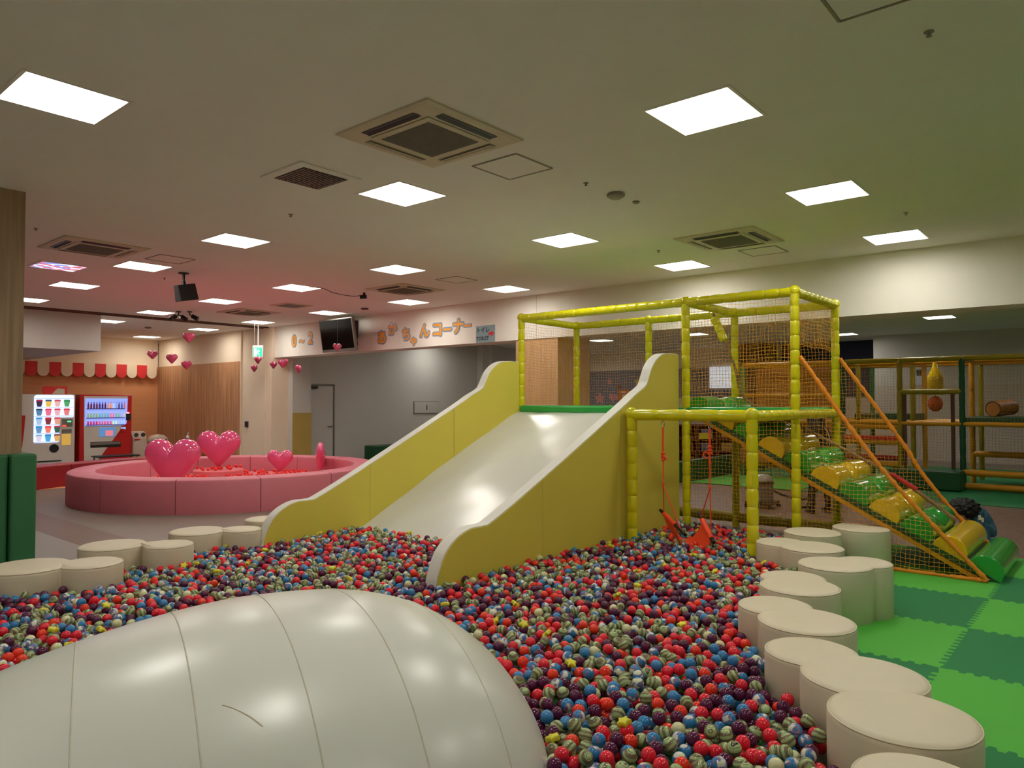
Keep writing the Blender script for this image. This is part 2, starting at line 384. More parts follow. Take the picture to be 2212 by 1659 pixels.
# columns
b = MB(); b.box(1.25, 2.13, 7.62, 8.5, 0, H); struct('wall_column_near', b, M_['colwood'])
b = MB(); b.box(10.12, 11.1, 7.57, 8.52, 0, H-.002); struct('wall_column_middle', b, M_['colwood2'])
b = MB(); b.box(22.9, 23.9, 8.87, 9.85, 0, H); struct('wall_column_far', b, mat('dark_walnut_sheet', '5a3626', .5, 0, 4, stretch=(7, 7, .3), c2='7a4c34'))
r = empty('column_guard', (1.7, 8.05, 0), 'green padded guard wrapped around the foot of the near oak column', 'padded guard')
b = MB(); b.box(1.1, 2.0, 7.5, 7.6, 0, 1.14); o = b.build('pad', M_['padg'], r, bevel=.02); o.location = (-1.7, -8.05, 0)
b = MB(); b.box(2.01, 2.21, 7.46, 8.6, 0, 1.14); o = b.build('corner_pad', M_['padg'], r, bevel=.02); o.location = (-1.7, -8.05, 0)

# ------------------------------------------------------------------ ceiling fittings
def ac_unit(x, y, label):
    r = empty('ceiling_air_conditioner', (x, y, H), label, 'air conditioner', 'cassette air conditioners')
    b = MB(); a = .475
    pr = [(a, 0), (a, -.012), (a-.03, -.02), (.30, -.022)]
    V = []; 
    for w_, z_ in pr: V += [(-w_, -w_, z_), (w_, -w_, z_), (w_, w_, z_), (-w_, w_, z_)]
    Fc = [(i*4+j, i*4+(j+1) % 4, (i+1)*4+(j+1) % 4, (i+1)*4+j) for i in range(3) for j in range(4)]
    b.add(V, Fc); b.build('panel', M_['acw'], r)
    g = MB(); g.box(-.3, .3, -.3, .3, -.03, -.022); g.build('grille_frame', M_['acw'], r, bevel=.006)
    g = MB(); g.box(-.245, .245, -.245, .245, -.033, -.03)
    for i in range(24): t = -.235+i*.0204; g.box(t, t+.006, -.245, .245, -.035, -.033); g.box(-.245, .245, t, t+.006, -.035, -.033)
    g.build('grille', M_['acgrille'], r)
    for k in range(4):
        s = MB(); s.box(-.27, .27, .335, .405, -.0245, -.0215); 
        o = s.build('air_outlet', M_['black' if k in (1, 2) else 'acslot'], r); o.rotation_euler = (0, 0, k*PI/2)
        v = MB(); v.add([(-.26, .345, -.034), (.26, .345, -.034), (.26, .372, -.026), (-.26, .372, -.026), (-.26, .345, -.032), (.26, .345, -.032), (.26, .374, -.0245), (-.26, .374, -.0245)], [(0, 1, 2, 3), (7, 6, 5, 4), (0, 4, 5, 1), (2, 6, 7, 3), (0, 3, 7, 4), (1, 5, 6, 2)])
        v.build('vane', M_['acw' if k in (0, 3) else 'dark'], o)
    return r
ac_unit(3.56, 3.80, 'large square cassette air conditioner in the nearest part of the ceiling')
ac_unit(8.1, 3.55, 'square cassette air conditioner in the ceiling above the yellow cage')
ac_unit(3.45, 9.7, 'square cassette air conditioner at far left beside the oak column')
ac_unit(8.15, 9.31, 'square cassette air conditioner in the ceiling near the lettered beam')
ac_unit(8.07, 14.19, 'distant reddish looking cassette air conditioner left of the television')
def hatch(x, y, label, a=.23, d=.006):
    r = empty('ceiling_hatch', (x, y, H), label, 'access hatch', 'ceiling access hatches')
    b = MB()
    for s in (-1, 1): b.box(-a, a, s*a-.008, s*a+.008, -d, 0); b.box(s*a-.008, s*a+.008, -a, a, -d, 0)
    b.build('frame', M_['sprink'], r)
    c = MB(); c.box(-a+.01, a-.01, -a+.01, a-.01, -.003, 0); c.build('cover', M_['ceil'], r)
hatch(4.46, 3.79, 'square access hatch beside the large near air conditioner')
hatch(9.01, 3.5, 'square access hatch beside the air conditioner above the cage')
hatch(4.39, 9.73, 'square access hatch beside the air conditioner at far left')
hatch(8.03, 7.97, 'square access hatch in the ceiling before the distant air conditioner')
hatch(3.57, .85, 'square access hatch cut by the top right picture edge', .23)
def vent(x, y, label, half):
    r = empty('ceiling_vent', (x, y, H), label, 'ceiling vent')
    b = MB(); b.box(-.3, .3, -.3, .3, -.012, 0); b.build('frame', M_['ceil' if half else 'acw'], r, bevel=.004)
    s = MB()
    for i in range(14): s.box(-.21+i*.03, -.2+i*.03, -.21, .21, -.02, -.012)
    s.build('louvre', M_['sprink'], r)
    c = MB(); c.box(-.22, .22, -.22, .22, -.0135, -.012); c.build('duct', M_['dark' if half else 'sprink'], r)
vent(3.56, 5.27, 'square louvred air vent left of the large air conditioner', True)
vent(8.05, 12.56, 'pale frosted square vent in the ceiling left of the television', False)
# coloured transparent lamp cover at far left
r = empty('ceiling_panel', (3.6, 11.42, H), 'square ceiling panel with a colourful glossy picture sheet, far left', 'ceiling panel')
b = MB(); b.box(-.3, .3, -.3, .3, -.01, 0); b.build('frame', M_['lampf'], r)
def blotch():
    m, N, L, B = newmat('printed_sheet'); tc = N.new('ShaderNodeTexCoord'); v = N.new('ShaderNodeTexVoronoi'); v.inputs['Scale'].default_value = 12
    L.new(tc.outputs['Object'], v.inputs['Vector']); cr = N.new('ShaderNodeValToRGB'); sp = N.new('ShaderNodeSeparateColor')
    L.new(v.outputs['Color'], sp.inputs[0]); L.new(sp.outputs[0], cr.inputs[0])
    cr.color_ramp.interpolation = 'CONSTANT'; cr.color_ramp.elements[0].color = lin('dfe6ff'); cr.color_ramp.elements[1].position = .7; cr.color_ramp.elements[1].color = lin('c86a78')
    e = cr.color_ramp.elements.new(.4); e.color = lin('8a94e0')
    L.new(cr.outputs[0], B.inputs['Base Color']); L.new(cr.outputs[0], B.inputs['Emission Color']); B.inputs['Emission Strength'].default_value = .55
    return m
b = MB(); b.box(-.27, .27, -.27, .27, -.014, -.01); b.build('picture_sheet', blotch(), r)
def disc(x, y, rad, hh, name, label, cat, m, group=None):
    b = MB(); b.lathe([(rad*.9, 0), (rad, -hh*.3), (rad*.95, -hh*.6), (rad*.6, -hh), (rad*.1, -hh)], (0, 0, 0), 20)
    o = b.build(name, m, smooth='auto', loc=(x, y, H)); tag(o, label, cat, group)
disc(5.65, 3.56, .085, .045, 'smoke_detector', 'round smoke detector in the ceiling above the slide', 'smoke detector', M_['sprink'])
disc(5.99, 3.55, .035, .02, 'ceiling_sensor', 'small round sensor right beside the smoke detector', 'sensor', M_['sprink'])
disc(9.27, 11.82, .08, .03, 'ceiling_speaker', 'round ceiling speaker right of the light above the television', 'speaker', M_['trim'])
disc(8.04, 19.0, .08, .04, 'smoke_detector', 'round smoke detector beyond the ceiling track over the vending corner', 'smoke detector', M_['sprink'])
for x, y, l in [(4.13, 6.47, 'small sprinkler head between two lights left of centre'), (5.2, 3.58, 'small sprinkler head left of the smoke detector'), (8.12, 4.49, 'small sprinkler head left of the air conditioner above the cage'),
                (8.11, 1.69, 'small sprinkler head between the two lights at far right'), (4.21, .76, 'small sprinkler head alone near the top right corner'), (2.65, 9.12, 'small sprinkler head close to the oak column top'), (5.0, 11.26, 'small sprinkler head left of the black ceiling speaker')]:
    b = MB(); b.lathe([(.025, 0), (.025, -.003), (.009, -.005), (.008, -.02), (.015, -.022), (.015, -.025), (.004, -.028)], (0, 0, 0), 12)
    o = b.build('sprinkler_head', M_['sprink'], smooth='auto', loc=(x, y, H)); tag(o, l, 'sprinkler', 'ceiling sprinkler heads')
# hanging speaker
r = empty('hanging_speaker', (5.0, 10.63, H), 'black box loudspeaker hanging from the ceiling on a bracket', 'loudspeaker')
b = MB(); b.lathe([(.075, 0), (.075, -.012), (.02, -.015), (.018, -.12), (.03, -.13), (.03, -.2), (.01, -.21)], (0, 0, 0), 14); b.build('bracket', M_['black'], r, smooth='auto')
b = MB(); b.prism([(-.12, -.08), (.12, -.12), (.12, .12), (-.12, .08)], 'z', -.13, .13); o = b.build('speaker_box', M_['black'], r, bevel=.01); o.location = (.02, -.03, -.29); o.rotation_euler = (math.radians(16), math.radians(78), math.radians(10))
# spotlights
def spot(x, y, az, label, n):
    r = empty('spotlight', (x, y, H), label, 'spotlight', 'black ceiling spotlights')
    b = MB(); b.lathe([(.05, 0), (.05, -.02), (.012, -.025), (.012, -.07), (.005, -.075)], (0, 0, 0), 12); b.build('mount', M_['black'], r)
    for a in n:
        c = MB(); dv = Vector((math.cos(a), math.sin(a), -.55)).normalized(); p = Vector((0, 0, -.07))
        c.tube([p, p+dv*.05, p+dv*.06, p+dv*.2], [.012, .012, .045, .048], 12); c.build('lamp_head', M_['black'], r, smooth='auto')
sr = YAW-PI/2
spot(7.05, 15.2, 0, 'twin headed black ceiling spotlight left of its single neighbour', [sr+PI, sr+.9])
spot(7.2, 15.02, 0, 'single black ceiling spotlight pointing right', [sr])
# camera and cable
r = empty('security_camera', (7.93, 10.13, H), 'small black camera on the ceiling with a drooping cable', 'camera')
b = MB(); b.tube([(0, 0, 0), (0, 0, -.05)], .02); b.tube([(.03, -.03, -.07), (-.05, .05, -.08)], [.035, .035], 12); b.build('camera_body', M_['black'], r, smooth='auto')
P = smoothpath([(0, 0, -.04), (-.25, .0, -.09), (-.6, .05, -.07), (-.8, .1, -.01), (-1.1, .3, -.005)]); b = MB(); b.tube(P, .006, 6); b.build('cable', M_['trim'], r)
# television
tv = empty('television', (9.62, 13.2, 3.07), 'black flat television with silver frame hung on the beam', 'television')
tv.rotation_euler = (0, math.radians(0), 0)
b = MB(); b.box(-.03, .04, -.6, .6, -.36, .36); o = b.build('frame', M_['silver'], tv, bevel=.01); 
b2 = MB(); b2.box(-.034, -.03, -.565, .565, -.3, .335); o2 = b2.build('screen', M_['screen'], tv)
b3 = MB(); b3.box(.04, .14, -.5, .5, -.28, .3); o3 = b3.build('housing', M_['dark'], tv, bevel=.02)
for q in (o, o2, o3): q.rotation_euler = (0, math.radians(-9), math.radians(0))
b = MB(); b.box(.12, .45, -.12, .12, -.05, .35); b.build('wall_bracket', M_['dark'], tv)
# dark shade plate beside television
# exit sign
r = empty('exit_sign', (9.6, 16.43, H), 'green emergency exit sign hanging from a white ceiling pole', 'exit sign', rz=sr)
b = MB(); b.lathe([(.06, 0), (.06, -.02), (.012, -.04), (.012, -.5), (.02, -.52)], (0, 0, 0), 12); b.build('pole', M_['lampf'], r, smooth='auto')
b = MB(); b.box(-.13, .13, -.03, .03, -.8, -.5); b.build('housing', M_['lampf'], r, bevel=.006)
b = MB(); b.box(-.11, .11, -.033, -.03, -.78, -.56); g_ = b.build('lit_panel', M_['exitg'], r)
b = MB(); y_ = -.034
b.box(-.085, -.02, y_-.001, y_, -.76, -.58)
b.tube([(.035, y_, -.6), (.035, y_, -.595)], .016, 8)
for P in ([(.03, y_, -.62), (.01, y_, -.68)], [(.01, y_, -.68), (-.02, y_, -.72), (-.035, y_, -.71)], [(.01, y_, -.68), (.03, y_, -.71), (.06, y_, -.75)], [(.03, y_, -.625), (-.01, y_, -.65)], [(.03, y_, -.625), (.06, y_, -.66)]): b.tube(P, .007, 6)
b.build('running_figure', M_['exitw'], g_)

# ------------------------------------------------------------------ lettering on beam
def text_obj(body, size, m, depth=.002, off=0, bold=0):
    cu = bpy.data.curves.new('t', 'FONT'); cu.body = body; cu.size = size; cu.extrude = depth; cu.offset = off
    cu.align_x = 'CENTER'; cu.align_y = 'CENTER'; cu.resolution_u = 3
    ob = bpy.data.objects.new('t', cu); COL.objects.link(ob)
    dg = bpy.context.evaluated_depsgraph_get(); me = bpy.data.meshes.new_from_object(ob.evaluated_get(dg))
    bpy.data.objects.remove(ob); me.materials.clear(); me.materials.append(m); return me
RB = Matrix(((0, 0, -1), (-1, 0, 0), (0, 1, 0))).transposed()
def face_rot(): # text facing -X, reading toward -Y
    return Matrix((Vector((0, -1, 0)), Vector((0, 0, 1)), Vector((-1, 0, 0)))).transposed().to_euler()
ER = face_rot()
def letter(ch, y, z, s, name, label, rot=0, cat='wall letter'):
    r = empty(name, (10.095, y, z), label, cat, 'orange sticker letters on the beam'); 
    e = Matrix((Vector((0, -1, 0)), Vector((0, 0, 1)), Vector((-1, 0, 0)))).transposed() @ Matrix.Rotation(rot, 3, 'Z')
    bm = bmesh.new(); wd = .038 if s > .25 else .028
    for k_ in range(14):
        t_ = text_obj(ch, s, M_['textb'], .001, 0); t_.transform(Matrix.Translation((wd*math.cos(k_*PI/7), wd*math.sin(k_*PI/7), -.00004*k_))); bm.from_mesh(t_); bpy.data.meshes.remove(t_)
    mo = bpy.data.meshes.new('outline'); bm.to_mesh(mo); bm.free(); mo.materials.append(M_['textb'])
    bk = link('outline', mo, None, r); bk.rotation_euler = e.to_euler()
    bm = bmesh.new()
    for k_ in range(8):
        t_ = text_obj(ch, s, M_['text'], .001, 0); t_.transform(Matrix.Translation((.011*math.cos(k_*PI/4), .011*math.sin(k_*PI/4), .00004*k_))); bm.from_mesh(t_); bpy.data.meshes.remove(t_)
    mo = bpy.data.meshes.new('glyph'); bm.to_mesh(mo); bm.free(); mo.materials.append(M_['text'])
    fr = link('glyph', mo, None, r); fr.rotation_euler = e.to_euler(); fr.location = (-.0035, 0, 0)
    fr['label'] = 'orange front of the letter'
def zc(y, f): # z at fraction between bottom and top
    return BZ+(H-BZ)*f
L_ = [('0', 15.62, 3.09, .38, 'zero digit'), ('～', 15.30, 3.06, .24, 'wavy dash'), ('2', 14.93, 3.12, .38, 'two digit'),
      ('あ', 12.28, 2.98, .30, 'hiragana a, first letter'), ('か', 11.93, 3.14, .28, 'hiragana ka, second letter'), ('ﾞ', 11.72, 3.22, .2, ''),
      ('ち', 11.49, 3.0, .28, 'hiragana chi, third letter'), ('ゃ', 11.26, 2.86, .22, 'small low hiragana ya'), ('ん', 10.93, 3.04, .30, 'hiragana n'), ('コ', 10.56, 3.04, .32, 'katakana ko'),
      ('ー', 10.27, 3.02, .26, 'long dash before the last katakana'), ('ナ', 9.97, 3.06, .32, 'katakana na'), ('ー', 9.72, 3.06, .24, 'last long dash of the word')]
for ch, y, z, s, lb in L_:
    if not lb: continue
    letter(ch, y, z, s, 'wall_letter', 'orange wall letter with blue grey outline on the beam: '+lb)
r = empty('toilet_sign', (10.096, 9.25, 2.89), 'square grey blue toilet sign with red arrow on the beam', 'sign')
b = MB(); b.box(-.006, 0, -.24, .24, -.16, .16); b.build('board', M_['sign'], r)
for t, yy, zz, s in (('トイレ', .06, .07, .115), ('TOILET', .07, -.085, .1)):
    q = link('lettering', text_obj(t, s, M_['ink'], .001, .002), None, r); q.rotation_euler = ER; q.location = (-.008, yy, zz)
b = MB(); b.prism([(-.09, -.03), (-.16, -.03), (-.16, -.055), (-.225, 0), (-.16, .055), (-.16, .03), (-.09, .03)], 'x', -.010, -.007); q = b.build('arrow', M_['awr'], r); q.location = (0, 0, 0)

# ------------------------------------------------------------------ stools (cloud shaped foam seats)
def stool(circles, label, h=.40):
    cx = sum(c[0] for c in circles)/len(circles); cy = sum(c[1] for c in circles)/len(circles)
    n = 96
    def rad(th, inset):
        best = 0
        for x, y, r_ in circles:
            r_ = r_-inset; ax, ay = x-cx, y-cy; dx, dy = math.cos(th), math.sin(th)
            b_ = ax*dx+ay*dy; c_ = ax*ax+ay*ay-r_*r_; D = b_*b_-c_
            if D >= 0: best = max(best, b_+math.sqrt(D))
        return best
    prof = [(.012, 0), (0, .012)]+[(0, h-.035)]+[(.03*(1-math.cos(t)), h-.03+.03*math.sin(t)) for t in (.3, .6, .9, 1.2, 1.57)]
    V = []
    for ins, z in prof: V += [(rad(2*PI*j/n, ins)*math.cos(2*PI*j/n), rad(2*PI*j/n, ins)*math.sin(2*PI*j/n), z) for j in range(n)]
    k = len(prof); kk = .8
    V += [(v[0]*kk, v[1]*kk, h+.004) for v in V[-n:]]; k += 1
    V += [(v[0]*.4, v[1]*.4, h+.006) for v in V[-n:]]; k += 1
    Fc = [(i*n+j, i*n+(j+1) % n, (i+1)*n+(j+1) % n, (i+1)*n+j) for i in range(k-1) for j in range(n)]+[tuple(range(n-1, -1, -1)), tuple((k-1)*n+j for j in range(n))]
    r = empty('foam_stool', (cx, cy, 0), label, 'stool', 'cream foam stools around the ball pit')
    b = MB(); b.add(V, Fc); b.build('body', M_['stool'], r, smooth='auto', angle=50)
    P = [Vector((rad(2*PI*j/n, .004)*math.cos(2*PI*j/n), rad(2*PI*j/n, .004)*math.sin(2*PI*j/n), h-.012)) for j in range(n+1)]
    b = MB(); b.tube(P, .0035, 5, caps=False); b.build('piping', M_['stool'], r, smooth=True)
    return circles
STOOLS = [
 ([(6.99, 2.275, .25)], 'low looking single cream stool behind the front yellow post, farthest on the right side'),
 ([(7.537, 1.997, .255)], 'single round cream stool nearest the roller ramp netting'),
 ([(6.315, 2.32, .205), (6.27, 2.05, .253)], 'pair shaped cream stool at the foot of the front yellow post'),
 ([(5.72, 1.70, .258), (5.93, 1.555, .20)], 'tall looking double cream stool with green tinted side, fully seen to the floor'),
 ([(5.09, 1.79, .213), (4.89, 1.676, .25)], 'lobed cream stool in the middle of the right row, with a small point at right'),
 ([(4.33, 1.63, .211), (4.14, 1.385, .256)], 'double cream stool fourth from the picture bottom on the right'),
 ([(3.65, 1.20, .215), (3.48, .92, .262)], 'double cream stool in the lower right, its right lobe twice as wide'),
 ([(3.13, .69, .268)], 'big single cream stool nearest the lower right corner, fully visible top'),
 ([(2.62, .52, .21)], 'cream stool cut by the bottom edge of the picture'),
 ([(1.79, 6.21, .28), (2.14, 5.98, .213)], 'double cream stool at the left edge in front of the green guard'),
 ([(2.52, 6.585, .26), (2.84, 6.255, .197)], 'double cream stool second from the left edge'),
 ([(3.31, 6.70, .248), (3.63, 6.47, .175)], 'double cream stool third from left, before the pink ring'),
 ([(4.10, 6.85, .20)], 'cream stool mostly hidden by the left end of the slide'),
]
for c, l in STOOLS: stool(c, l)

# ------------------------------------------------------------------ inflatable mound
DX, DY, DT, DA, DAL, DB, DH, DM, DN, DML = 1.535, 2.601, -.344, 1.14, 1.715, .999, .807, 2.849, 2.126, 1.545
cD, sD = math.cos(DT), math.sin(DT)
def dome_s(u, v): return abs(u/(DAL if u < 0 else DA))**(DML if u < 0 else DM)+abs(v/DB)**DN
def dome_pt(u, v):
    return (u*cD-v*sD, u*sD+v*cD, DH*math.sqrt(max(0, 1-dome_s(u, v))))
r = empty('inflatable_mound', (DX, DY, 0), 'big glossy white inflatable mound lying in the ball pit foreground', 'inflatable mound')
n = 160; V = []; nr = 40
for i in range(nr+1):
    rho = math.sin(PI/2*i/nr)
    for j in range(n):
        t = 2*PI*j/n; c, s = math.cos(t), math.sin(t)
        u = (DAL if c < 0 else DA)*math.copysign((rho*abs(c))**(2/(DML if c < 0 else DM)), c); v = DB*math.copysign((rho*abs(s))**(2/DN), s)
        V.append(dome_pt(u, v) if i < nr else dome_pt(u, v)[:2]+(0,))
Fc = [(i*n+j, i*n+(j+1) % n, (i+1)*n+(j+1) % n, (i+1)*n+j) for i in range(nr) for j in range(n)]
b = MB(); b.add(V, Fc); b.build('skin', M_['domew'], r, smooth=True)
for k in range(-3, 6):
    u = -.616+.327*k
    if abs(u) > (DAL if u < 0 else DA)*.97: continue
    vm = DB*(1-abs(u/(DAL if u < 0 else DA))**(DML if u < 0 else DM))**(1/DN)*.9995
    P = [dome_pt(u, vm*math.sin(a)) for a in np.linspace(-PI/2, PI/2, 70)]
    b = MB(); b.tube(P, .0028, 6); b.build('seam', M_['seam'], r, smooth=True)
b = MB(); P = [dome_pt(-.22+.115*t, -.545-.07*t-.045*t*t) for t in np.linspace(0, 1, 14)]
b.tube([(p[0], p[1], p[2]-.004) for p in P], [.001]+[.0052]*12+[.001], 6); b.build('scuff_mark', M_['seam'], r)

# ------------------------------------------------------------------ slide
r = empty('slide', (5.6, 5.15, 0), 'wide white slide with yellow wavy side walls running into the ball pit', 'slide')
Op = (-5.6, -5.15, 0)
top = [(7.55, 2.15), (7.35, 2.15), (7.2, 2.135), (7.07, 2.08), (6.96, 1.99), (6.89, 1.88), (6.84, 1.80), (6.77, 1.755), (6.60, 1.68), (6.3, 1.53), (5.02, .93), (4.40, .655), (4.27, .622), (4.12, .62), (3.98, .575), (3.86, .49), (3.79, .38), (3.745, .24), (3.735, .02)]
top = [tuple(p) for p in smoothpath([(p[0], p[1], 0) for p in top], 4)]; top = [(p[0], p[1]) for p in top]
def side(y0, y1, outer):
    # inner core white edge, thin yellow skins on both faces
    poly = top+[(7.55, .02)]
    b = MB(); b.prism(poly, 'y', y0, y1); o = b.build('side_wall', M_['edgew'], r); o.location = Op
    def shrink(P, d):
        out = []
        for i, p in enumerate(P):
            a = P[i-1]; c = P[(i+1) % len(P)]; t = (c[0]-a[0], c[1]-a[1]); l = math.hypot(*t) or 1
            out.append((p[0]-t[1]/l*d, p[1]+t[0]/l*d))
        return out
    ps = [(x+ (0 if x > 7.5 else .008*(1 if x < 3.9 else .3)), z-.008) for x, z in top]+[(7.55, .02)]
    for xa, xb in ((3.7, 5.02), (5.025, 6.3), (6.305, 7.6)):
        seg = [(max(xa, min(xb, x)), z) for x, z in ps[:-1] if xa <= x <= xb]
        def zt(x):
            for i in range(len(ps)-2):
                if ps[i+1][0] <= x <= ps[i][0]:
                    t = (ps[i][0]-x)/(ps[i][0]-ps[i+1][0]+1e-9); return ps[i][1]+(ps[i+1][1]-ps[i][1])*t
            return ps[0][1]
        pl = [(min(xb, 7.55), zt(min(xb, 7.55)))]+[p for p in seg if xa < p[0] < xb]
        if xa > 3.71: pl += [(xa, zt(xa)), (xa, .02)]
        else: pl += [(3.745, .02)]
        pl += [(min(xb, 7.55), .02)]
        for ya in (y0-.006, y1):
            bb = MB(); bb.prism(pl, 'y', ya, ya+.006); q = bb.build('yellow_cover', M_['panely'], o, bevel=.002)
side(3.93, 4.04, True); side(6.30, 6.41, False)
# sliding surface
P = smoothpath([(7.56, 0, 1.475), (7.4, 0, 1.43), (7.0, 0, 1.25), (6.2, 0, .89), (5.4, 0, .50), (4.95, 0, .285), (4.6, 0, .15), (4.3, 0, .06), (4.0, 0, .03)], 8)
V = []; ny = 13
for i, p in enumerate(P):
    for j in range(ny):
        V.append((p.x, 4.04+(6.30-4.04)*j/(ny-1), p.z+.007*math.sin(p.x*9+j*.9)*math.sin(j*1.1)))
Fc = [(i*ny+j, i*ny+j+1, (i+1)*ny+j+1, (i+1)*ny+j) for i in range(len(P)-1) for j in range(ny-1)]
b = MB(); b.add(V, Fc); o = b.build('sliding_surface', M_['slidew'], r, smooth=True); o.location = Op
b = MB(); b.box(7.3, 7.54, 4.04, 6.30, .02, 1.35); o = b.build('support_block', M_['edgew'], r); o.location = Op

# ------------------------------------------------------------------ padded frame helpers
def pad_tube(p0, p1, name, m, parent, rad=.05, pitch=.155, off=(0, 0, 0), n=14):
    p0 = Vector(p0); p1 = Vector(p1); L = (p1-p0).length; k = max(1, round(L/pitch)); P = []; R = []
    for i in range(k):
        for t, q in ((0, .85), (.06, .965), (.25, 1), (.5, 1.02), (.75, 1), (.93, .97)):
            P.append(p0.lerp(p1, (i+t)/k)); R.append(rad*q*(1+random.uniform(-.02, .02)))
    P.append(p1); R.append(rad*.85)
    b = MB(); b.tube(P, R, n); o = b.build(name, m, parent, smooth='auto', angle=60)
    o.location = off; return o
def knuckle(p, parent, m, off, r_=.058):
    b = MB(); b.lathe([(r_*math.cos(t), r_*math.sin(t)) for t in np.linspace(-1.5, 1.5, 9)], p, 14); o = b.build('corner_cap', m, parent, smooth=True); o.location = off
def net_mesh(O, A, B, nu, nv, keep=None, r_=.0019, wob=.006, top=None):
    """net of cords over the parallelogram O + a*A + b*B"""
    O = np.array(O, float); A = np.array(A, float); B = np.array(B, float)
    nrm = np.cross(A, B); nrm /= np.linalg.norm(nrm)
    g = rng.normal(size=(nu+1, nv+1, 3))*wob*.5
    ii, jj = np.meshgrid(np.arange(nu+1), np.arange(nv+1), indexing='ij')
    sw = wob*2*(np.sin(ii*.45+1)*np.sin(jj*.37))[..., None]*nrm
    inp = .012*(np.sin(jj*.33+ii*.1)[..., None]*A/np.linalg.norm(A)*.6+np.sin(ii*.4)[..., None]*B/np.linalg.norm(B)*.6)
    Pt = O+ii[..., None]/nu*A+jj[..., None]/nv*B+g+sw+inp
    ok = np.ones((nu+1, nv+1), bool)
    if top:
        tz = np.interp(Pt[..., 1], [q[0] for q in top], [q[1] for q in top]); cell_ = np.linalg.norm(B)/nv
        ok = Pt[..., 2] < tz+cell_; Pt[..., 2] = np.minimum(Pt[..., 2], tz)
    if keep: ok = np.array([[keep(i/nu, j/nv) for j in range(nv+1)] for i in range(nu+1)])
    segs = []
    a0 = Pt[:-1]; a1 = Pt[1:]; k = ok[:-1] & ok[1:]; segs.append((a0[k], a1[k]))
    a0 = Pt[:, :-1]; a1 = Pt[:, 1:]; k = ok[:, :-1] & ok[:, 1:]; segs.append((a0[k], a1[k]))
    p = np.concatenate([s[0] for s in segs]); q = np.concatenate([s[1] for s in segs])
    t = q-p; t /= np.linalg.norm(t, axis=1)[:, None]
    u = np.cross(t, nrm); u /= np.linalg.norm(u, axis=1)[:, None]; v = np.cross(t, u)
    V = []
    for base in (p, q):
        for c, s in ((0, 1), (.87, -.5), (-.87, -.5)): V.append(base+(u*c+v*s)*r_)
    V = np.stack(V, 1); m = len(p); idx = np.arange(m)[:, None]*6
    F3 = np.concatenate([idx+np.array([[0, 1, 4, 3]]), idx+np.array([[1, 2, 5, 4]]), idx+np.array([[2, 0, 3, 5]])])
    return V.reshape(-1, 3), F3
def raw_mesh(name, V, Fq, m, parent=None, off=None, smooth=False):
    me = bpy.data.meshes.new(name); nf, k = Fq.shape
    me.vertices.add(len(V)); me.vertices.foreach_set('co', V.astype(np.float32).ravel())
    me.loops.add(nf*k); me.loops.foreach_set('vertex_index', Fq.astype(np.int32).ravel())
    me.polygons.add(nf); me.polygons.foreach_set('loop_start', np.arange(nf, dtype=np.int32)*k)
    me.polygons.foreach_set('loop_total', np.full(nf, k, np.int32))
    if smooth: me.polygons.foreach_set('use_smooth', np.ones(nf, bool))
    me.update(calc_edges=True); me.validate()
    o = link(name, me, m, parent)
    if off: o.location = off
    return o
CELL = .04
# ------------------------------------------------------------------ play tower
tw = empty('play_tower', (8.27, 4.45, 0), 'yellow padded climbing cage with orange netting and green platform behind the slide', 'play structure')
To = (-8.27, -4.45, 0)
PT = {'A': (7.6, 6.30), 'Mi': (7.6, 3.86), 'D': (7.6, 2.63), 'B1': (8.95, 6.34), 'B2': (8.95, 5.11), 'B3': (8.95, 3.86), 'B4': (8.95, 2.63)}
TZ = 2.745
for k, (x, y) in PT.items():
    rr = .047
    pad_tube((x, y, .01), (x, y, TZ), 'post', M_['posty' if k not in ('B3x',) else 'postd'], tw, rr, off=To)
for a, b_ in (('A', 'Mi'), ('Mi', 'D'), ('B1', 'B2'), ('B2', 'B3'), ('B3', 'B4'), ('A', 'B1'), ('Mi', 'B3'), ('D', 'B4')):
    p, q = PT[a], PT[b_]; pad_tube((p[0], p[1], TZ), (q[0], q[1], TZ), 'rail', M_['posty'], tw, .05, off=To)
for a in PT: knuckle((PT[a][0], PT[a][1], TZ+.01), tw, M_['posty'], To)
# swing bay
P0 = (6.38, 3.84); P1 = (6.39, 2.60); SZ = 1.475
for x, y in (P0, P1): pad_tube((x, y, .01), (x, y, SZ), 'post', M_['posty'], tw, .052, off=To); knuckle((x, y, SZ+.01), tw, M_['posty'], To, .066)
pad_tube(P0+(SZ,), P1+(SZ,), 'rail', M_['posty'], tw, .056, .3, off=To)
pad_tube(P1+(SZ,), (7.6, 2.62, SZ), 'rail', M_['posty'], tw, .052, .2, off=To)
pad_tube((7.6, 2.62, SZ), (8.95, 2.62, SZ), 'rail', M_['posty'], tw, .05, .25, off=To)
pad_tube((8.97, 2.63, .13), (8.97, 6.34, .13), 'base_rail', M_['postd'], tw, .065, .6, off=To)
pad_tube((8.95, 2.63, SZ), (8.95, 6.34, SZ), 'rail', M_['posty'], tw, .045, .25, off=To)
b = MB(); b.box(7.56, 8.93, 2.68, 6.3, 1.46, 1.545); o = b.build('platform', M_['greenmat'], tw, bevel=.02); o.location = To
b = MB(); b.box(7.53, 7.62, 4.05, 6.28, 1.465, 1.56); o = b.build('platform_lip', M_['greenmat'], tw, bevel=.025, seg=3); o.location = To
def tower_net(O, A, B, top=None):
    nu = max(2, round(np.linalg.norm(A)/CELL)); nv = max(2, round(np.linalg.norm(B)/CELL))
    V, Fq = net_mesh(O, A, B, nu, nv, top=top); raw_mesh('net', V, Fq, M_['net'], tw, To)
tower_net((7.6, 2.66, .05), (0, 1.17, 0), (0, 0, 2.66))
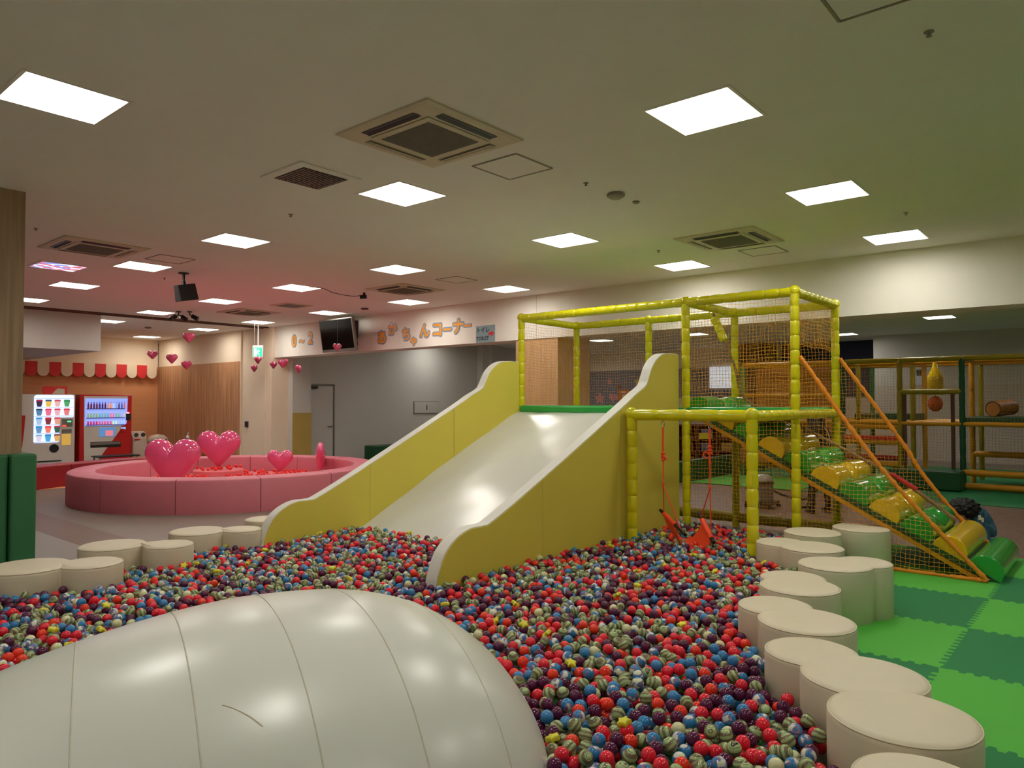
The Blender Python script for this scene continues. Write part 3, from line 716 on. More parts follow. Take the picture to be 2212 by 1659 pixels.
tower_net((8.95, 2.66, 1.52), (0, 3.65, 0), (0, 0, 1.19))
tower_net((7.63, 6.32, 1.5), (1.3, 0, 0), (0, 0, 1.2))
tower_net((7.63, 2.63, 2.2), (1.3, 0, 0), (0, 0, .5))
tower_net((8.95, 2.66, .2), (0, 1.17, 0), (0, 0, 1.28))
# triangular ramp nets
tower_net((7.6, .98, .02), (0, 1.62, 0), (0, 0, 2.1), [(.98, .03), (1.31, .38), (1.61, .71), (1.84, .99), (2.13, 1.39), (2.43, 1.85), (2.6, 2.07)])
tower_net((8.95, 1.0, .02), (0, 1.6, 0), (0, 0, 2.12), [(1.0, .03), (1.36, .34), (1.71, .78), (1.93, 1.15), (2.3, 1.7), (2.6, 2.11)])
def rope(P, rad, name, m, parent, off, n=8, sm=8, twist=True):
    P = smoothpath(P, sm); R = [rad*(1+.16*math.sin(i*1.7)+random.uniform(-.16, .16)) for i in range(len(P))] if twist else rad
    b = MB(); b.tube(P, R, n); o = b.build(name, m, parent, smooth=True)
    if off: o.location = off
    return o
rope([(7.6, 2.58, 2.07), (7.6, 2.43, 1.85), (7.61, 2.13, 1.39), (7.6, 1.84, .99), (7.6, 1.61, .71), (7.6, 1.31, .38), (7.6, .98, .03)], .021, 'edge_rope', M_['rope'], tw, To, sm=18)
rope([(8.95, 2.58, 2.11), (8.95, 2.3, 1.7), (8.95, 1.93, 1.15), (8.95, 1.71, .78), (8.95, 1.36, .34), (8.95, 1.0, .03)], .021, 'edge_rope', M_['rope'], tw, To, sm=18)
rope([(7.6, .98, .03), (7.605, 1.3, .025), (7.6, 1.75, .025), (7.6, 2.55, .03)], .02, 'edge_rope', M_['rope'], tw, To, sm=18)
# hanging climbing rope with foam sleeve
cr = empty('climbing_rope', (8.28, 3.84, 2.70), 'brown twisted climbing rope lying down the middle of the roller ramp', 'rope')
Co = (-8.28, -3.84, -2.70)
rope([(8.28, 3.84, 2.67), (8.28, 3.8, 2.6), (8.28, 3.71, 2.39), (8.28, 3.64, 2.2), (8.28, 3.56, 1.98), (8.28, 3.5, 1.72), (8.28, 3.4, 1.6), (8.28, 3.2, 1.50), (8.28, 2.83, 1.34), (8.28, 2.23, 1.03), (8.28, 1.86, .83), (8.28, 1.58, .64), (8.28, 1.32, .44)], .018, 'rope', M_['hemp'], cr, Co, sm=16)
o = pad_tube((8.28, 3.83, 2.63), (8.28, 3.70, 2.34), 'foam_sleeve', M_['posty'], cr, .05, .12, Co)
b = MB(); b.tube([(8.28, 1.90, .86), (8.28, 1.66, .715)], .024, 10); o = b.build('tape', M_['redtape'], cr, smooth='auto'); o.location = Co

# ------------------------------------------------------------------ roller ramp
rp = empty('roller_ramp', (8.27, 2.3, 0), 'sloping ramp of alternating yellow and green half round rolls', 'climbing ramp')
Ro = (-8.27, -2.3, 0); sl = .5235
def rz_(y): return (y-.885)*sl
b = MB(); b.prism([(.86, -.005), (3.86, 1.5575), (3.86, 1.50), (.95, -.005)], 'x', 7.66, 8.9); 
o = b.build('board', M_['dgreen'], rp); o.location = Ro
b = MB(); b.prism([(.98, .0), (3.86, 1.508), (3.86, 1.468), (1.055, .0)], 'x', 7.64, 7.70); o = b.build('side_beam', M_['posto'], rp); o.location = Ro
b = MB(); b.prism([(.98, .0), (3.86, 1.508), (3.86, 1.468), (1.055, .0)], 'x', 8.86, 8.92); o = b.build('side_beam', M_['posto'], rp); o.location = Ro
cs, sn = 1/math.sqrt(1+sl*sl), sl/math.sqrt(1+sl*sl)
for k in range(11):
    yc = .885+.1365+.2735*k
    zc_ = rz_(yc)
    # profile in (along, normal)
    prof = [(-.145, 0), (-.145, .02)]+[(.145*math.cos(a)*-1, .02+.145*math.sin(a)) for a in np.linspace(.15, PI-.15, 16)]+[(.145, .02), (.145, 0)]
    poly = [(yc+a*cs-n_*sn, zc_+a*sn+n_*cs) for a, n_ in prof]
    xs_r = np.linspace(7.68, 8.86, 31); V = []
    for xr in xs_r:
        q = 1-(.34*math.exp(-((xr-8.27)/.11)**2) if k >= 2 else 0)
        V += [(xr, yc+a*cs-(.02+(n_-.02)*q if n_ > .02 else n_)*sn, zc_+a*sn+(.02+(n_-.02)*q if n_ > .02 else n_)*cs) for a, n_ in prof]
    m_ = len(prof); nx_ = len(xs_r)
    Fc = [(i*m_+j, i*m_+(j+1) % m_, (i+1)*m_+(j+1) % m_, (i+1)*m_+j) for i in range(nx_-1) for j in range(m_)]+[tuple(range(m_)), tuple((nx_-1)*m_+j for j in range(m_))]
    b = MB(); b.add(V, Fc)
    o = b.build('roll', M_['rollg' if k % 2 == 0 else 'rolly'], rp, smooth='auto', bevel=.006); o.location = Ro
    o['label'] = ('green' if k % 2 == 0 else 'yellow')+' half round foam roll'

# ------------------------------------------------------------------ hammock swing
sw = empty('hammock_swing', (6.4, 3.26, SZ), 'orange woven hammock swing with black bar tips hanging over the balls', 'swing')
So = (-6.4, -3.26, -SZ)
ba = ((6.52, 3.62, .47), (6.22, 3.24, .37)); bb_ = ((6.52, 3.18, .51), (6.25, 2.98, .40))
ba = ((6.55, 3.60, .505), (6.28, 3.22, .365)); bb_ = ((6.55, 3.19, .51), (6.30, 2.94, .33))
for (p, q), nm in ((ba, 1), (bb_, 2)):
    p = Vector(p); q = Vector(q); b = MB(); e = (q-p).normalized(); b.tube([p-e*.03, p, q, q+e*.03], .017, 10); o = b.build('spreader_bar', M_['black'], sw, smooth='auto'); o.location = So
    b = MB(); L1_, L2_ = ((.12, .64) if nm == 1 else (.2, .92)); b.tube([p.lerp(q, L1_), p.lerp(q, L2_)], .024, 10); o2_ = b.build('sleeve', M_['swing'], o, smooth='auto')
# fabric sling between the two bars
def lerp3(a, b_, t): return Vector(a).lerp(Vector(b_), t)
nu, nv = 22, 12; V = []
for i in range(nu+1):
    t = i/nu
    for j in range(nv+1):
        q_ = j/nv
        p = lerp3(lerp3(ba[0], ba[1], .12+.52*q_), lerp3(bb_[0], bb_[1], .2+.72*q_), t)
        p.z -= .205*(1-abs(2*t-1)**2.8)
        V.append(p)
Fc = [(i*(nv+1)+j, i*(nv+1)+j+1, (i+1)*(nv+1)+j+1, (i+1)*(nv+1)+j) for i in range(nu) for j in range(nv)]
b = MB(); b.add(V, Fc); o = b.build('seat', M_['swing'], sw, smooth=True); o.location = So
sm_ = o.modifiers.new('t', 'SOLIDIFY'); sm_.thickness = .012
for yy, bar in ((3.50, ba), (3.01, bb_)):
    k1 = (6.4, yy, .80)
    b = MB(); b.tube([(6.4, yy, 1.17 if yy > 3.2 else 1.17), k1], .007, 6)
    b.tube([(6.395, yy-.006, 1.36), (6.395, yy-.006, 1.02)], .007, 6); b.tube([(6.405, yy+.008, 1.36), (6.405, yy+.008, 1.02)], .007, 6)
    b.tube([k1, lerp3(bar[0], bar[1], .1)], .006, 6); b.tube([k1, lerp3(bar[0], bar[1], .88)], .006, 6)
    b.lathe([(.001, -.02), (.014, -.01), (.014, .01), (.001, .02)], k1, 8)
    kz = 1.04 if yy > 3.2 else 1.12
    for dz in (0, .03, .06): b.lathe([(.004, -.02), (.022, -.008), (.022, .008), (.004, .02)], (6.4, yy, kz+dz), 8)
    P = [(6.4, yy, kz), (6.38, yy+.045, kz+.01), (6.38, yy+.05, kz-.03), (6.39, yy+.02, kz-.05)] if yy < 3.2 else [(6.4, yy, kz), (6.38, yy-.04, kz+.02), (6.38, yy-.055, kz)]
    b.tube(smoothpath(P, 4), .008, 6)
    o = b.build('rope', M_['swrope'], sw, smooth='auto'); o.location = So
    b = MB(); P = [(6.4, yy+.016*math.sin(a), 1.385+.03*math.cos(a)) for a in np.linspace(0, 2*PI, 13)]; b.tube(P, .004, 6)
    b.tube([(6.4, yy, 1.43), (6.4, yy, 1.41)], .012, 8); o = b.build('hook', M_['steel'], sw, smooth='auto'); o.location = So

# ------------------------------------------------------------------ balls
BR = .0297
def ball_mat(kind):
    m, N, L, B = newmat('ball_'+kind)
    at = N.new('ShaderNodeAttribute'); at.attribute_name = 'bp'
    if kind == 'striped':
        wv = N.new('ShaderNodeTexWave'); wv.inputs['Scale'].default_value = .42; wv.inputs['Distortion'].default_value = 7; wv.inputs['Detail'].default_value = 1.5; wv.inputs['Detail Scale'].default_value = .7
        L.new(at.outputs['Vector'], wv.inputs['Vector']); cr = N.new('ShaderNodeValToRGB'); L.new(wv.outputs['Color'], cr.inputs[0])
        e = cr.color_ramp.elements; e[0].position = 0; e[0].color = lin('786c50'); e[1].position = 1; e[1].color = lin('a8bc84')
        for p, c in ((.24, '80745a'), (.27, '24241e'), (.36, '282820'), (.40, 'a0b47c'), (.72, 'b0c48a'), (.75, '4c4a3a'), (.80, '504c3c'), (.83, 'a4b880')): q = e.new(p); q.color = lin(c)
    elif kind == 'marbled':
        no = N.new('ShaderNodeTexNoise'); no.inputs['Scale'].default_value = .62; no.inputs['Detail'].default_value = 1; no.inputs['Distortion'].default_value = .8
        L.new(at.outputs['Vector'], no.inputs['Vector']); cr = N.new('ShaderNodeValToRGB'); L.new(no.outputs['Fac'], cr.inputs[0])
        e = cr.color_ramp.elements; cr.color_ramp.interpolation = 'LINEAR'; e[0].position = .0; e[0].color = lin('2a78b4'); e[1].position = 1; e[1].color = lin('d8d4a0')
        for p, c in ((.46, '2f80b8'), (.49, '7c6a8c'), (.54, '86708e'), (.56, 'c8d0d8'), (.62, 'd4d8c8'), (.66, 'd8d8a4')): q = e.new(p); q.color = lin(c)
    else:
        base = {'red': ('dc1830', 'f03040'), 'orange': ('e42818', 'f44426'), 'purple': ('4a1236', '66264c'), 'cream': ('c8cc90', 'dcd8b4'), 'blue': ('1f6cae', '4c90bc')}[kind]
        wv = N.new('ShaderNodeTexWave'); wv.inputs['Scale'].default_value = 1.8; wv.inputs['Distortion'].default_value = 2; L.new(at.outputs['Vector'], wv.inputs['Vector'])
        cr = N.new('ShaderNodeValToRGB'); L.new(wv.outputs['Color'], cr.inputs[0]); e = cr.color_ramp.elements
        e[0].color = lin(base[0]); e[1].color = lin(base[1])
    L.new(cr.outputs[0], B.inputs['Base Color']); B.inputs['Roughness'].default_value = .15; B.inputs['Specular IOR Level'].default_value = .45
    return m
KINDS = ['red', 'orange', 'purple', 'striped', 'marbled', 'cream', 'blue']
KP = np.array([.19, .08, .19, .24, .20, .04, .06]); KP = KP/KP.sum()
BM = [ball_mat(k) for k in KINDS]
KLAB = {'red': 'red', 'orange': 'orange red', 'purple': 'dark purple', 'striped': 'green and black striped', 'marbled': 'blue and white marbled', 'cream': 'cream', 'blue': 'blue'}
def ico(sub):
    bm = bmesh.new(); bmesh.ops.create_icosphere(bm, subdivisions=sub, radius=1)
    V = np.array([v.co[:] for v in bm.verts]); Fq = np.array([[v.index for v in f.verts] for f in bm.faces]); bm.free(); return V, Fq
def randrot():
    q = rng.normal(size=4); q /= np.linalg.norm(q); a, b_, c, d = q
    return np.array([[1-2*(c*c+d*d), 2*(b_*c-a*d), 2*(b_*d+a*c)], [2*(b_*c+a*d), 1-2*(b_*b_+d*d), 2*(c*d-a*b_)], [2*(b_*d-a*c), 2*(c*d+a*b_), 1-2*(b_*b_+c*c)]])
PIT = [(-.2, .2), (1.9, .35), (2.45, .62), (2.95, .85), (3.3, 1.1), (3.5, 1.3), (4.0, 1.65), (4.3, 1.82), (4.9, 1.92), (5.1, 1.98), (5.6, 1.95), (6.05, 2.1), (6.15, 2.4), (6.6, 2.5), (6.8, 2.5), (7.5, 2.5), (7.53, 3.9), (7.53, 3.92), (4.9, 4.04), (4.9, 6.3), (4.9, 6.41), (4.9, 6.85), (4.1, 6.75), (3.7, 6.4), (3.3, 6.6), (2.85, 6.2), (2.5, 6.45), (2.1, 5.95), (1.75, 6.1), (1.4, 6.3), (-.2, 6.4)]
def inpoly(x, y, P):
    c = False; j = len(P)-1
    for i in range(len(P)):
        if (P[i][1] > y) != (P[j][1] > y) and x < (P[j][0]-P[i][0])*(y-P[i][1])/(P[j][1]-P[i][1])+P[i][0]: c = not c
        j = i
    return c
CIR = [(x, y, r_+BR*.9) for c, l in STOOLS for x, y, r_ in c]+[(P0[0], P0[1], .085), (P1[0], P1[1], .085), (7.6, 2.63, .09), (7.6, 3.86, .09)]
def free(x, y):
    if not inpoly(x, y, PIT): return False
    for a, b_, c in CIR:
        if (x-a)**2+(y-b_)**2 < c*c: return False
    if x > 3.70 and (3.93-BR < y < 4.04+BR or 6.3-BR < y < 6.41+BR): return False
    if x > 4.85 and 4.04 < y < 6.3: return False
    u = (x-DX)*cD+(y-DY)*sD; v = -(x-DX)*sD+(y-DY)*cD
    a = (DAL if u < 0 else DA)+BR*.8; bq = DB+BR*.8
    if abs(u/a)**(DML if u < 0 else DM)+abs(v/bq)**DN < .93: return False
    # camera wedge with a margin
    f_ = x*math.cos(YAW)+y*math.sin(YAW); rr = x*math.sin(YAW)-y*math.cos(YAW)
    if f_ < 1.6 or abs(rr) > f_*.705+.35: return False
    return True
BASE = .075
b = MB(); b.prism([(.1, .45), (1.9, .45), (2.9, 1.0), (4.0, 1.8), (5.9, 2.2), (6.3, 2.62), (7.5, 2.75), (7.5, 3.9), (7.5, 3.92), (3.6, 3.92), (3.6, 6.28), (1.2, 6.05), (.1, 6.0)], 'z', .0, .02); 
o = b.build('ball_pit_mat', M_['rollg']); tag(o, 'green padded mat glimpsed beneath the balls of the pit', 'mat')
grid = {}; balls = []
CS = 2*BR
def near(x, y):
    i, j = int(x//CS), int(y//CS)
    for a in (i-1, i, i+1):
        for c in (j-1, j, j+1):
            for q in grid.get((a, c), ()): yield q
def restz(x, y):
    z = floorz(x, y)
    for q in near(x, y):
        d2 = (x-q[0])**2+(y-q[1])**2
        if d2 < CS*CS:
            zz = q[2]+math.sqrt(CS*CS-d2)*.96
            if zz > z: z = zz
    return z
def floorz(x, y):
    h = BASE+.03*math.sin(x*1.3+.5)*math.sin(y*1.1)+.018*math.sin(x*4.1+y*2.3)
    # heap at the slide mouth, slope down towards the near right stools
    h += .06*math.exp(-((x-4.6)**2/.5+(y-5.4)**2/1.2))+.04*math.exp(-((x-3.9)**2/.6+(y-4.0)**2/.6))
    return h
xs0, xs1, ys0, ys1 = .3, 7.55, .4, 6.9
N_try = 52000
R_ = rng.random((N_try, 2)); J_ = rng.normal(size=(N_try, 7, 2))*BR*1.1
for t in range(N_try):
    x = xs0+(xs1-xs0)*R_[t, 0]; y = ys0+(ys1-ys0)*R_[t, 1]
    if not free(x, y): continue
    bz = restz(x, y); bx, by = x, y
    for k in range(7):
        x2, y2 = bx+J_[t, k, 0], by+J_[t, k, 1]
        if not free(x2, y2): continue
        z2 = restz(x2, y2)
        if z2 < bz: bz, bx, by = z2, x2, y2
    if bz > .25+.05*math.exp(-((bx-4.6)**2/.5+(by-5.4)**2/1.2)): continue
    balls.append((bx, by, bz)); grid.setdefault((int(bx//CS), int(by//CS)), []).append((bx, by, bz))
balls = np.array(balls)
# drop the buried ones
vis = []
for i, (x, y, z) in enumerate(balls):
    cover = sum(1 for q in near(x, y) if q[2] > z+.035 and (q[0]-x)**2+(q[1]-y)**2 < (1.3*BR)**2)
    vis.append(cover < 2 and z > .11)
balls = balls[np.array(vis)]
kinds = rng.choice(len(KINDS), size=len(balls), p=KP)
# colour clusters
cl = np.sin(balls[:, 0]*3.1)*np.cos(balls[:, 1]*2.7)
swap = (rng.random(len(balls)) < .28*np.clip(cl, 0, 1)); kinds[swap] = 2
swap = (rng.random(len(balls)) < .28*np.clip(-cl, 0, 1)); kinds[swap] = 3
def inframe(p, m=1.0):
    d = Vector(p)-Vector((0, 0, 1.6)); f_ = d.dot(Fw); return abs(d.dot(Rt)/f_) < .705*m and abs(d.dot(Up)/f_) < .529*m
dist = np.array([(Vector(p)-Vector((0, 0, 1.6))).length if inframe(p) else 99 for p in balls])
# only count the upper ones among the nearest as individual balls
topness = np.array([sum(1 for q in near(x, y) if q[2] > z+.02 and (q[0]-x)**2+(q[1]-y)**2 < (1.7*BR)**2) for x, y, z in balls])
order = np.argsort(dist+topness*.25)
near_ids = order[:300]; near_set = set(near_ids.tolist())
V3, F3 = ico(3); V2, F2 = ico(2)
protos = {}
for ki, kd in enumerate(KINDS):
    for var in range(3):
        me = bpy.data.meshes.new('ball_'+kd); me.from_pydata((V3*BR).tolist(), [], F3.tolist()); me.polygons.foreach_set('use_smooth', [True]*len(F3))
        me.materials.append(BM[ki]); at = me.attributes.new('bp', 'FLOAT_VECTOR', 'POINT'); at.data.foreach_set('vector', (V3+rng.uniform(-9, 9, 3)).astype(np.float32).ravel())
        protos[(ki, var)] = me
first = {}
for i in near_ids:
    ki = int(kinds[i]); var = random.randrange(3)
    if ki not in first:
        o = bpy.data.objects.new('play_ball', protos[(ki, var)]); first[ki] = o
        tag(o, KLAB[KINDS[ki]]+' plastic play ball on top of the nearest balls', 'play ball', KINDS[ki]+' play balls nearest the camera')
    else: o = first[ki].copy(); o.data = protos[(ki, var)]
    COL.objects.link(o); o.location = balls[i]; o.rotation_euler = tuple(rng.uniform(0, 6.28, 3))
rest = np.array([i for i in range(len(balls)) if i not in near_set])
VV = []; FF = []; BPv = []; MI = []; base = 0
for i in rest:
    R = randrot(); V, Fq = (V3, F3) if dist[i] < 4.2 else (V2, F2)
    VV.append(V*BR+balls[i]); BPv.append(V@R+rng.uniform(-9, 9, 3)); FF.append(Fq+base); MI.append(np.full(len(Fq), kinds[i])); base += len(V)
o = raw_mesh('play_balls', np.concatenate(VV), np.concatenate(FF), None, None, None, True)
for m in BM: o.data.materials.append(m)
o.data.polygons.foreach_set('material_index', np.concatenate(MI).astype(np.int32))
at = o.data.attributes.new('bp', 'FLOAT_VECTOR', 'POINT'); at.data.foreach_set('vector', np.concatenate(BPv).astype(np.float32).ravel())
tag(o, 'thousands of red, purple, blue and striped plastic balls filling the pit', 'play balls', None, 'stuff')
print('BALLS', len(balls))
# yellow stars
def star_mesh():
    b = MB(); pts = []
    for k in range(10):
        rr = .036 if k % 2 == 0 else .019; a = k*PI/5; pts.append((rr*math.cos(a), rr*math.sin(a)))
    b.prism(pts, 'z', -.013, .013); o = b.build('star', M_['star'], bevel=.007, seg=3, smooth=True); return o
M_['star'] = mat('yellow_star_plastic', 'd8d030', .45, .04, 20)
st0 = star_mesh(); st0.name = 'toy_star'; tag(st0, 'small yellow rounded plastic star lying among the play balls', 'toy star', 'yellow stars among the balls')
cand = [i for i in rest if inframe(balls[i]) and topness[i] == 0]
random.shuffle(cand)
plist = []
for fx, fy in ((2.30, 1.88), (2.37, 1.80), (2.62, 1.62), (2.38, 2.13), (2.22, 1.38), (3.05, 2.2), (3.42, 3.05)):
    if free(fx, fy): plist.append((fx, fy))
plist += [(balls[i][0], balls[i][1]) for i in cand[:46]]
for k, (x, y) in enumerate(plist):
    zt_ = max([q[2] for q in near(x, y) if (q[0]-x)**2+(q[1]-y)**2 < (1.5*BR)**2] or [.2])
    o = st0 if k == 0 else st0.copy()
    if k: COL.objects.link(o)
    o.location = (x, y, zt_+.033); o.rotation_euler = (random.uniform(-.7, .7), random.uniform(-.7, .7), random.uniform(0, 6))

# ------------------------------------------------------------------ pink ring, hearts
RC = (6.57, 12.06); R1, R0 = 2.5, 2.08
rg = empty('padded_ring', (RC[0], RC[1], 0), 'large round pink padded enclosure wall in segments', 'padded enclosure')
angs = [-190.5, -164, -136, -109.5, -83, -56, -29, -2, 25, 52, 79, 105, 132, 150.5, 169.5]
for k in range(len(angs)-1):
    a0, a1 = math.radians(angs[k]+.12), math.radians(angs[k+1]-.12); nn = 12; V = []
    prof = [(R1, .0), (R1, .46), (R1-.015, .485), (R1-.05, .5), (R0+.05, .5), (R0+.015, .485), (R0, .46), (R0, .0)]
    for i in range(nn+1):
        a = a0+(a1-a0)*i/nn
        V += [(p*math.cos(a), p*math.sin(a), z) for p, z in prof]
    m_ = len(prof); Fc = [(i*m_+j, i*m_+(j+1) % m_, (i+1)*m_+(j+1) % m_, (i+1)*m_+j) for i in range(nn) for j in range(m_)]+[tuple(range(m_)), tuple(nn*m_+j for j in range(m_-1, -1, -1))]
    b = MB(); b.add(V, Fc); b.build('ring_segment', M_['pink'], rg, smooth='auto', angle=35)
b = MB(); b.lathe([(R0-.01, .005), (R0-.01, .2)], (RC[0], RC[1], 0), 48); o = b.build('ring_floor_mat', M_['pinkd']); tag(o, 'pink floor mat inside the padded ring', 'mat')
for x, y, rr, l in ((5.1, 13.15, .33, 'round pink foam disc at the left inside the ring'), (7.05, 13.45, .46, 'round pink foam disc under the tall upright heart')):
    b = MB(); b.lathe([(rr-.02, .2), (rr, .21), (rr, .29), (rr-.02, .31)], (0, 0, 0), 32); o = b.build('foam_disc', M_['pinkd'], smooth='auto', loc=(x, y, 0)); tag(o, l, 'foam disc', 'pink foam discs')
def heart_mesh(name, m, parent, s=1, th=.28, fat=1.0):
    n = 64; V = []; rings = 14; C0 = (0, .12)
    br = .12 if fat < 1.02 else .26; by = -.36 if fat < 1.02 else -.22
    CC = []
    for sg in (-1, 1):
        for q in np.linspace(0, 1, 14): CC.append((sg*.265*(1-q), .16*(1-q)+by*q, .285*(1-q)+br*q))
    def hp(t):
        dx, dy = math.sin(t), math.cos(t); best = .05
        for cx_, cy_, rr_ in CC:
            ax, ay = cx_-C0[0], cy_-C0[1]; b_ = ax*dx+ay*dy; D_ = b_*b_-(ax*ax+ay*ay-rr_*rr_)
            if D_ >= 0: best = max(best, b_+math.sqrt(D_))
        return C0[0]+dx*best*fat, C0[1]+dy*best
    C0 = (0, .04)
    HP = [hp(2*PI*j/n) for j in range(n)]
    for side in (1, -1):
        for i in range(rings+1):
            q = math.cos(PI/2*i/rings); d = th*math.sin(PI/2*i/rings)
            for j in range(n):
                x, y = HP[j]
                V.append(((C0[0]+(x-C0[0])*q)*s, side*d*s*(1-.35*math.exp(-(((x*q))/.12)**2)*max(0, min(1, (C0[1]+(y-C0[1])*q)*2.2))), (C0[1]+(y-C0[1])*q)*s))
    Fc = []
    for sd in range(2):
        o_ = sd*(rings+1)*n
        Fc += [(o_+i*n+j, o_+i*n+(j+1) % n, o_+(i+1)*n+(j+1) % n, o_+(i+1)*n+j) for i in range(rings) for j in range(n)]
    b = MB(); b.add(V, Fc); o = b.build(name, m, parent, smooth=True)
    bm = bmesh.new(); bm.from_mesh(o.data); bmesh.ops.remove_doubles(bm, verts=bm.verts, dist=.0006*s); bmesh.ops.recalc_face_normals(bm, faces=bm.faces); bm.to_mesh(o.data); bm.free()
    o.data.polygons.foreach_set('use_smooth', [True]*len(o.data.polygons)); return o
def big_heart(x, y, z, s, rz, label, fat=1.0, th=.24):
    o = heart_mesh('inflatable_heart', M_['heart'], None, s, th, fat); o.location = (x, y, z); o.rotation_euler = (0, 0, rz)
    tag(o, label, 'inflatable heart', 'big inflatable hearts in the ring')
fc = YAW-PI/2
big_heart(5.75, 12.55, .60, .84, fc, 'widest glossy pink inflatable heart, leftmost in the ring', 1.03)
big_heart(7.05, 13.45, .72, .74, fc+.1, 'tallest standing glossy pink inflatable heart, on a foam disc')
big_heart(7.95, 12.75, .46, .46, fc, 'smallest rounded glossy pink inflatable heart, second from the right')
big_heart(8.50, 12.2, .55, .58, math.radians(55), 'pink inflatable heart seen edge on, rightmost in the ring', 1.0, .17)
# small red balls in the ring
rb = None; rbl = []
bme = bpy.data.meshes.new('red_ball'); bme.from_pydata((V2*.03).tolist(), [], F2.tolist()); bme.polygons.foreach_set('use_smooth', [True]*len(F2)); bme.materials.append(M_['redball'])
while len(rbl) < 240:
    a = random.uniform(0, 2*PI); q = random.uniform(.9, 2.0) if random.random() < .75 else random.uniform(0, 1.9)
    x, y = RC[0]+q*math.cos(a), RC[1]+q*math.sin(a)
    if x < 6.0 and y > 12.2: continue
    if (y < 11.2 and x < 7.5) or x < 5.6: continue
    zz = .23
    for cx_, cy_, rr in ((5.1, 13.15, .33), (7.05, 13.45, .46)):
        dd = math.hypot(x-cx_, y-cy_)
        if dd < rr-.03: zz = .34
        elif dd < rr+.04: zz = None
    if zz is None or any((x-p[0])**2+(y-p[1])**2 < .0037 for p in rbl): continue
    rbl.append((x, y))
    o = bpy.data.objects.new('red_ball', bme) if rb is None else rb.copy()
    if rb is None: rb = o; tag(o, 'small red plastic ball lying inside the pink padded ring', 'play ball', 'small red balls in the pink ring')
    COL.objects.link(o); o.location = (x, y, zz)
def hang_heart(x, y, z, s, rz, label):
    r = empty('hanging_heart', (x, y, z), label, 'hanging heart', 'pink hearts hanging from the ceiling')
    o = heart_mesh('heart', M_['heart2'], r, s, .26); o.rotation_euler = (0, 0, rz)
    b = MB(); P = [(s*.06*math.cos(a), 0, s*.42+s*.07*math.sin(a)) for a in np.linspace(0, 2*PI, 13)]; b.tube(P, s*.014, 6); o = b.build('loop', M_['heart2'], r, smooth=True); o.rotation_euler = (0, 0, rz)
    b = MB(); b.tube([(0, 0, s*.48), (0, 0, H-z-.001)], .0012, 4); b.build('string', M_['edgew'], r)
for a in [(6.87, 14.36, 2.90, .22, fc, 'uppermost hanging pink heart below the spotlights'), (6.6, 15.37, 2.58, .19, fc+.3, 'leftmost hanging pink heart at the wall corner'),
          (6.62, 14.54, 2.47, .21, fc, 'hanging pink heart between the leftmost and the lowest of that cluster'), (7.06, 14.84, 2.37, .2, fc, 'lowest hanging heart of the left cluster, over the wood panel'),
          (9.35, 16.0, 2.62, .2, fc+1.15, 'upper hanging heart of the trio by the exit sign'), (9.3, 16.08, 2.42, .19, fc+1.2, 'lowest hanging heart of the trio by the exit sign'),
          (9.62, 15.76, 2.50, .19, fc+1.0, 'right hand hanging heart of the trio by the exit sign'), (8.38, 13.37, 2.41, .2, fc, 'hanging pink heart under the zero digit on the beam'),
          (8.9, 13.6, 2.32, .19, fc+1.35, 'hanging heart seen edge on, lower right of the beam end'), (9.1, 12.5, 2.74, .17, fc+.5, 'hanging pink heart in front of the black television')]: hang_heart(*a)

# ------------------------------------------------------------------ vending corner
b = MB()
P = smoothpath([(3.2, 14.35, 0), (4.1, 14.95, 0), (5.0, 15.42, 0), (6.0, 15.75, 0), (7.0, 15.93, 0)], 6)
r = empty('red_bench', (5, 15.4, 0), 'low curved dark red padded bench before the vending machines', 'bench')
n_ = len(P)
for s0, s1 in ((0, 7), (7, 13), (13, 19), (19, 24)):
    V = []
    for i in range(s0, s1+1):
        p = P[i]; t = (P[min(i+1, n_-1)]-P[max(i-1, 0)]).normalized(); nn = Vector((-t.y, t.x, 0))
        e = .004 if i in (s0, s1) else 0
        V += [tuple(p)[:2]+(0,), tuple(p)[:2]+(.42,), tuple(p+nn*.45)[:2]+(.42,), tuple(p+nn*.45)[:2]+(0,)]
    k_ = s1-s0; Fc = [(i*4+j, i*4+(j+1) % 4, (i+1)*4+(j+1) % 4, (i+1)*4+j) for i in range(k_) for j in range(4)]+[(0, 1, 2, 3), (k_*4+3, k_*4+2, k_*4+1, k_*4)]
    b = MB(); b.add(V, Fc); o = b.build('bench_segment', M_['redv'], r, bevel=.02); o.location = (-5, -15.4, 0)
# awning scallops
aw = empty('awning', (6.5, 22.8, 2.69), 'red and cream scalloped awning strip on the orange wall', 'awning')
x = 9.9-27*.291; k = 1
while x < 9.8:
    w_ = .287; poly = [(x, 2.72), (x, 2.47)]+[(x+w_/2-w_/2*math.cos(a), 2.47-.145*math.sin(a)) for a in np.linspace(0, PI, 12)][1:-1]+[(x+w_, 2.47), (x+w_, 2.72)]
    b = MB(); b.prism([(p[0]-6.5, p[1]-2.69) for p in poly], 'y', -.06, -.03); o = b.build('scallop', M_['awr' if k % 2 == 0 else 'awc'], aw)
    o['label'] = 'red scallop' if k % 2 == 0 else 'cream scallop'
    x += w_+.004; k += 1
b = MB(); b.box(-4.9, 3.4, -.03, .08, -.05, .03); b.build('backing', M_['awc'], aw)
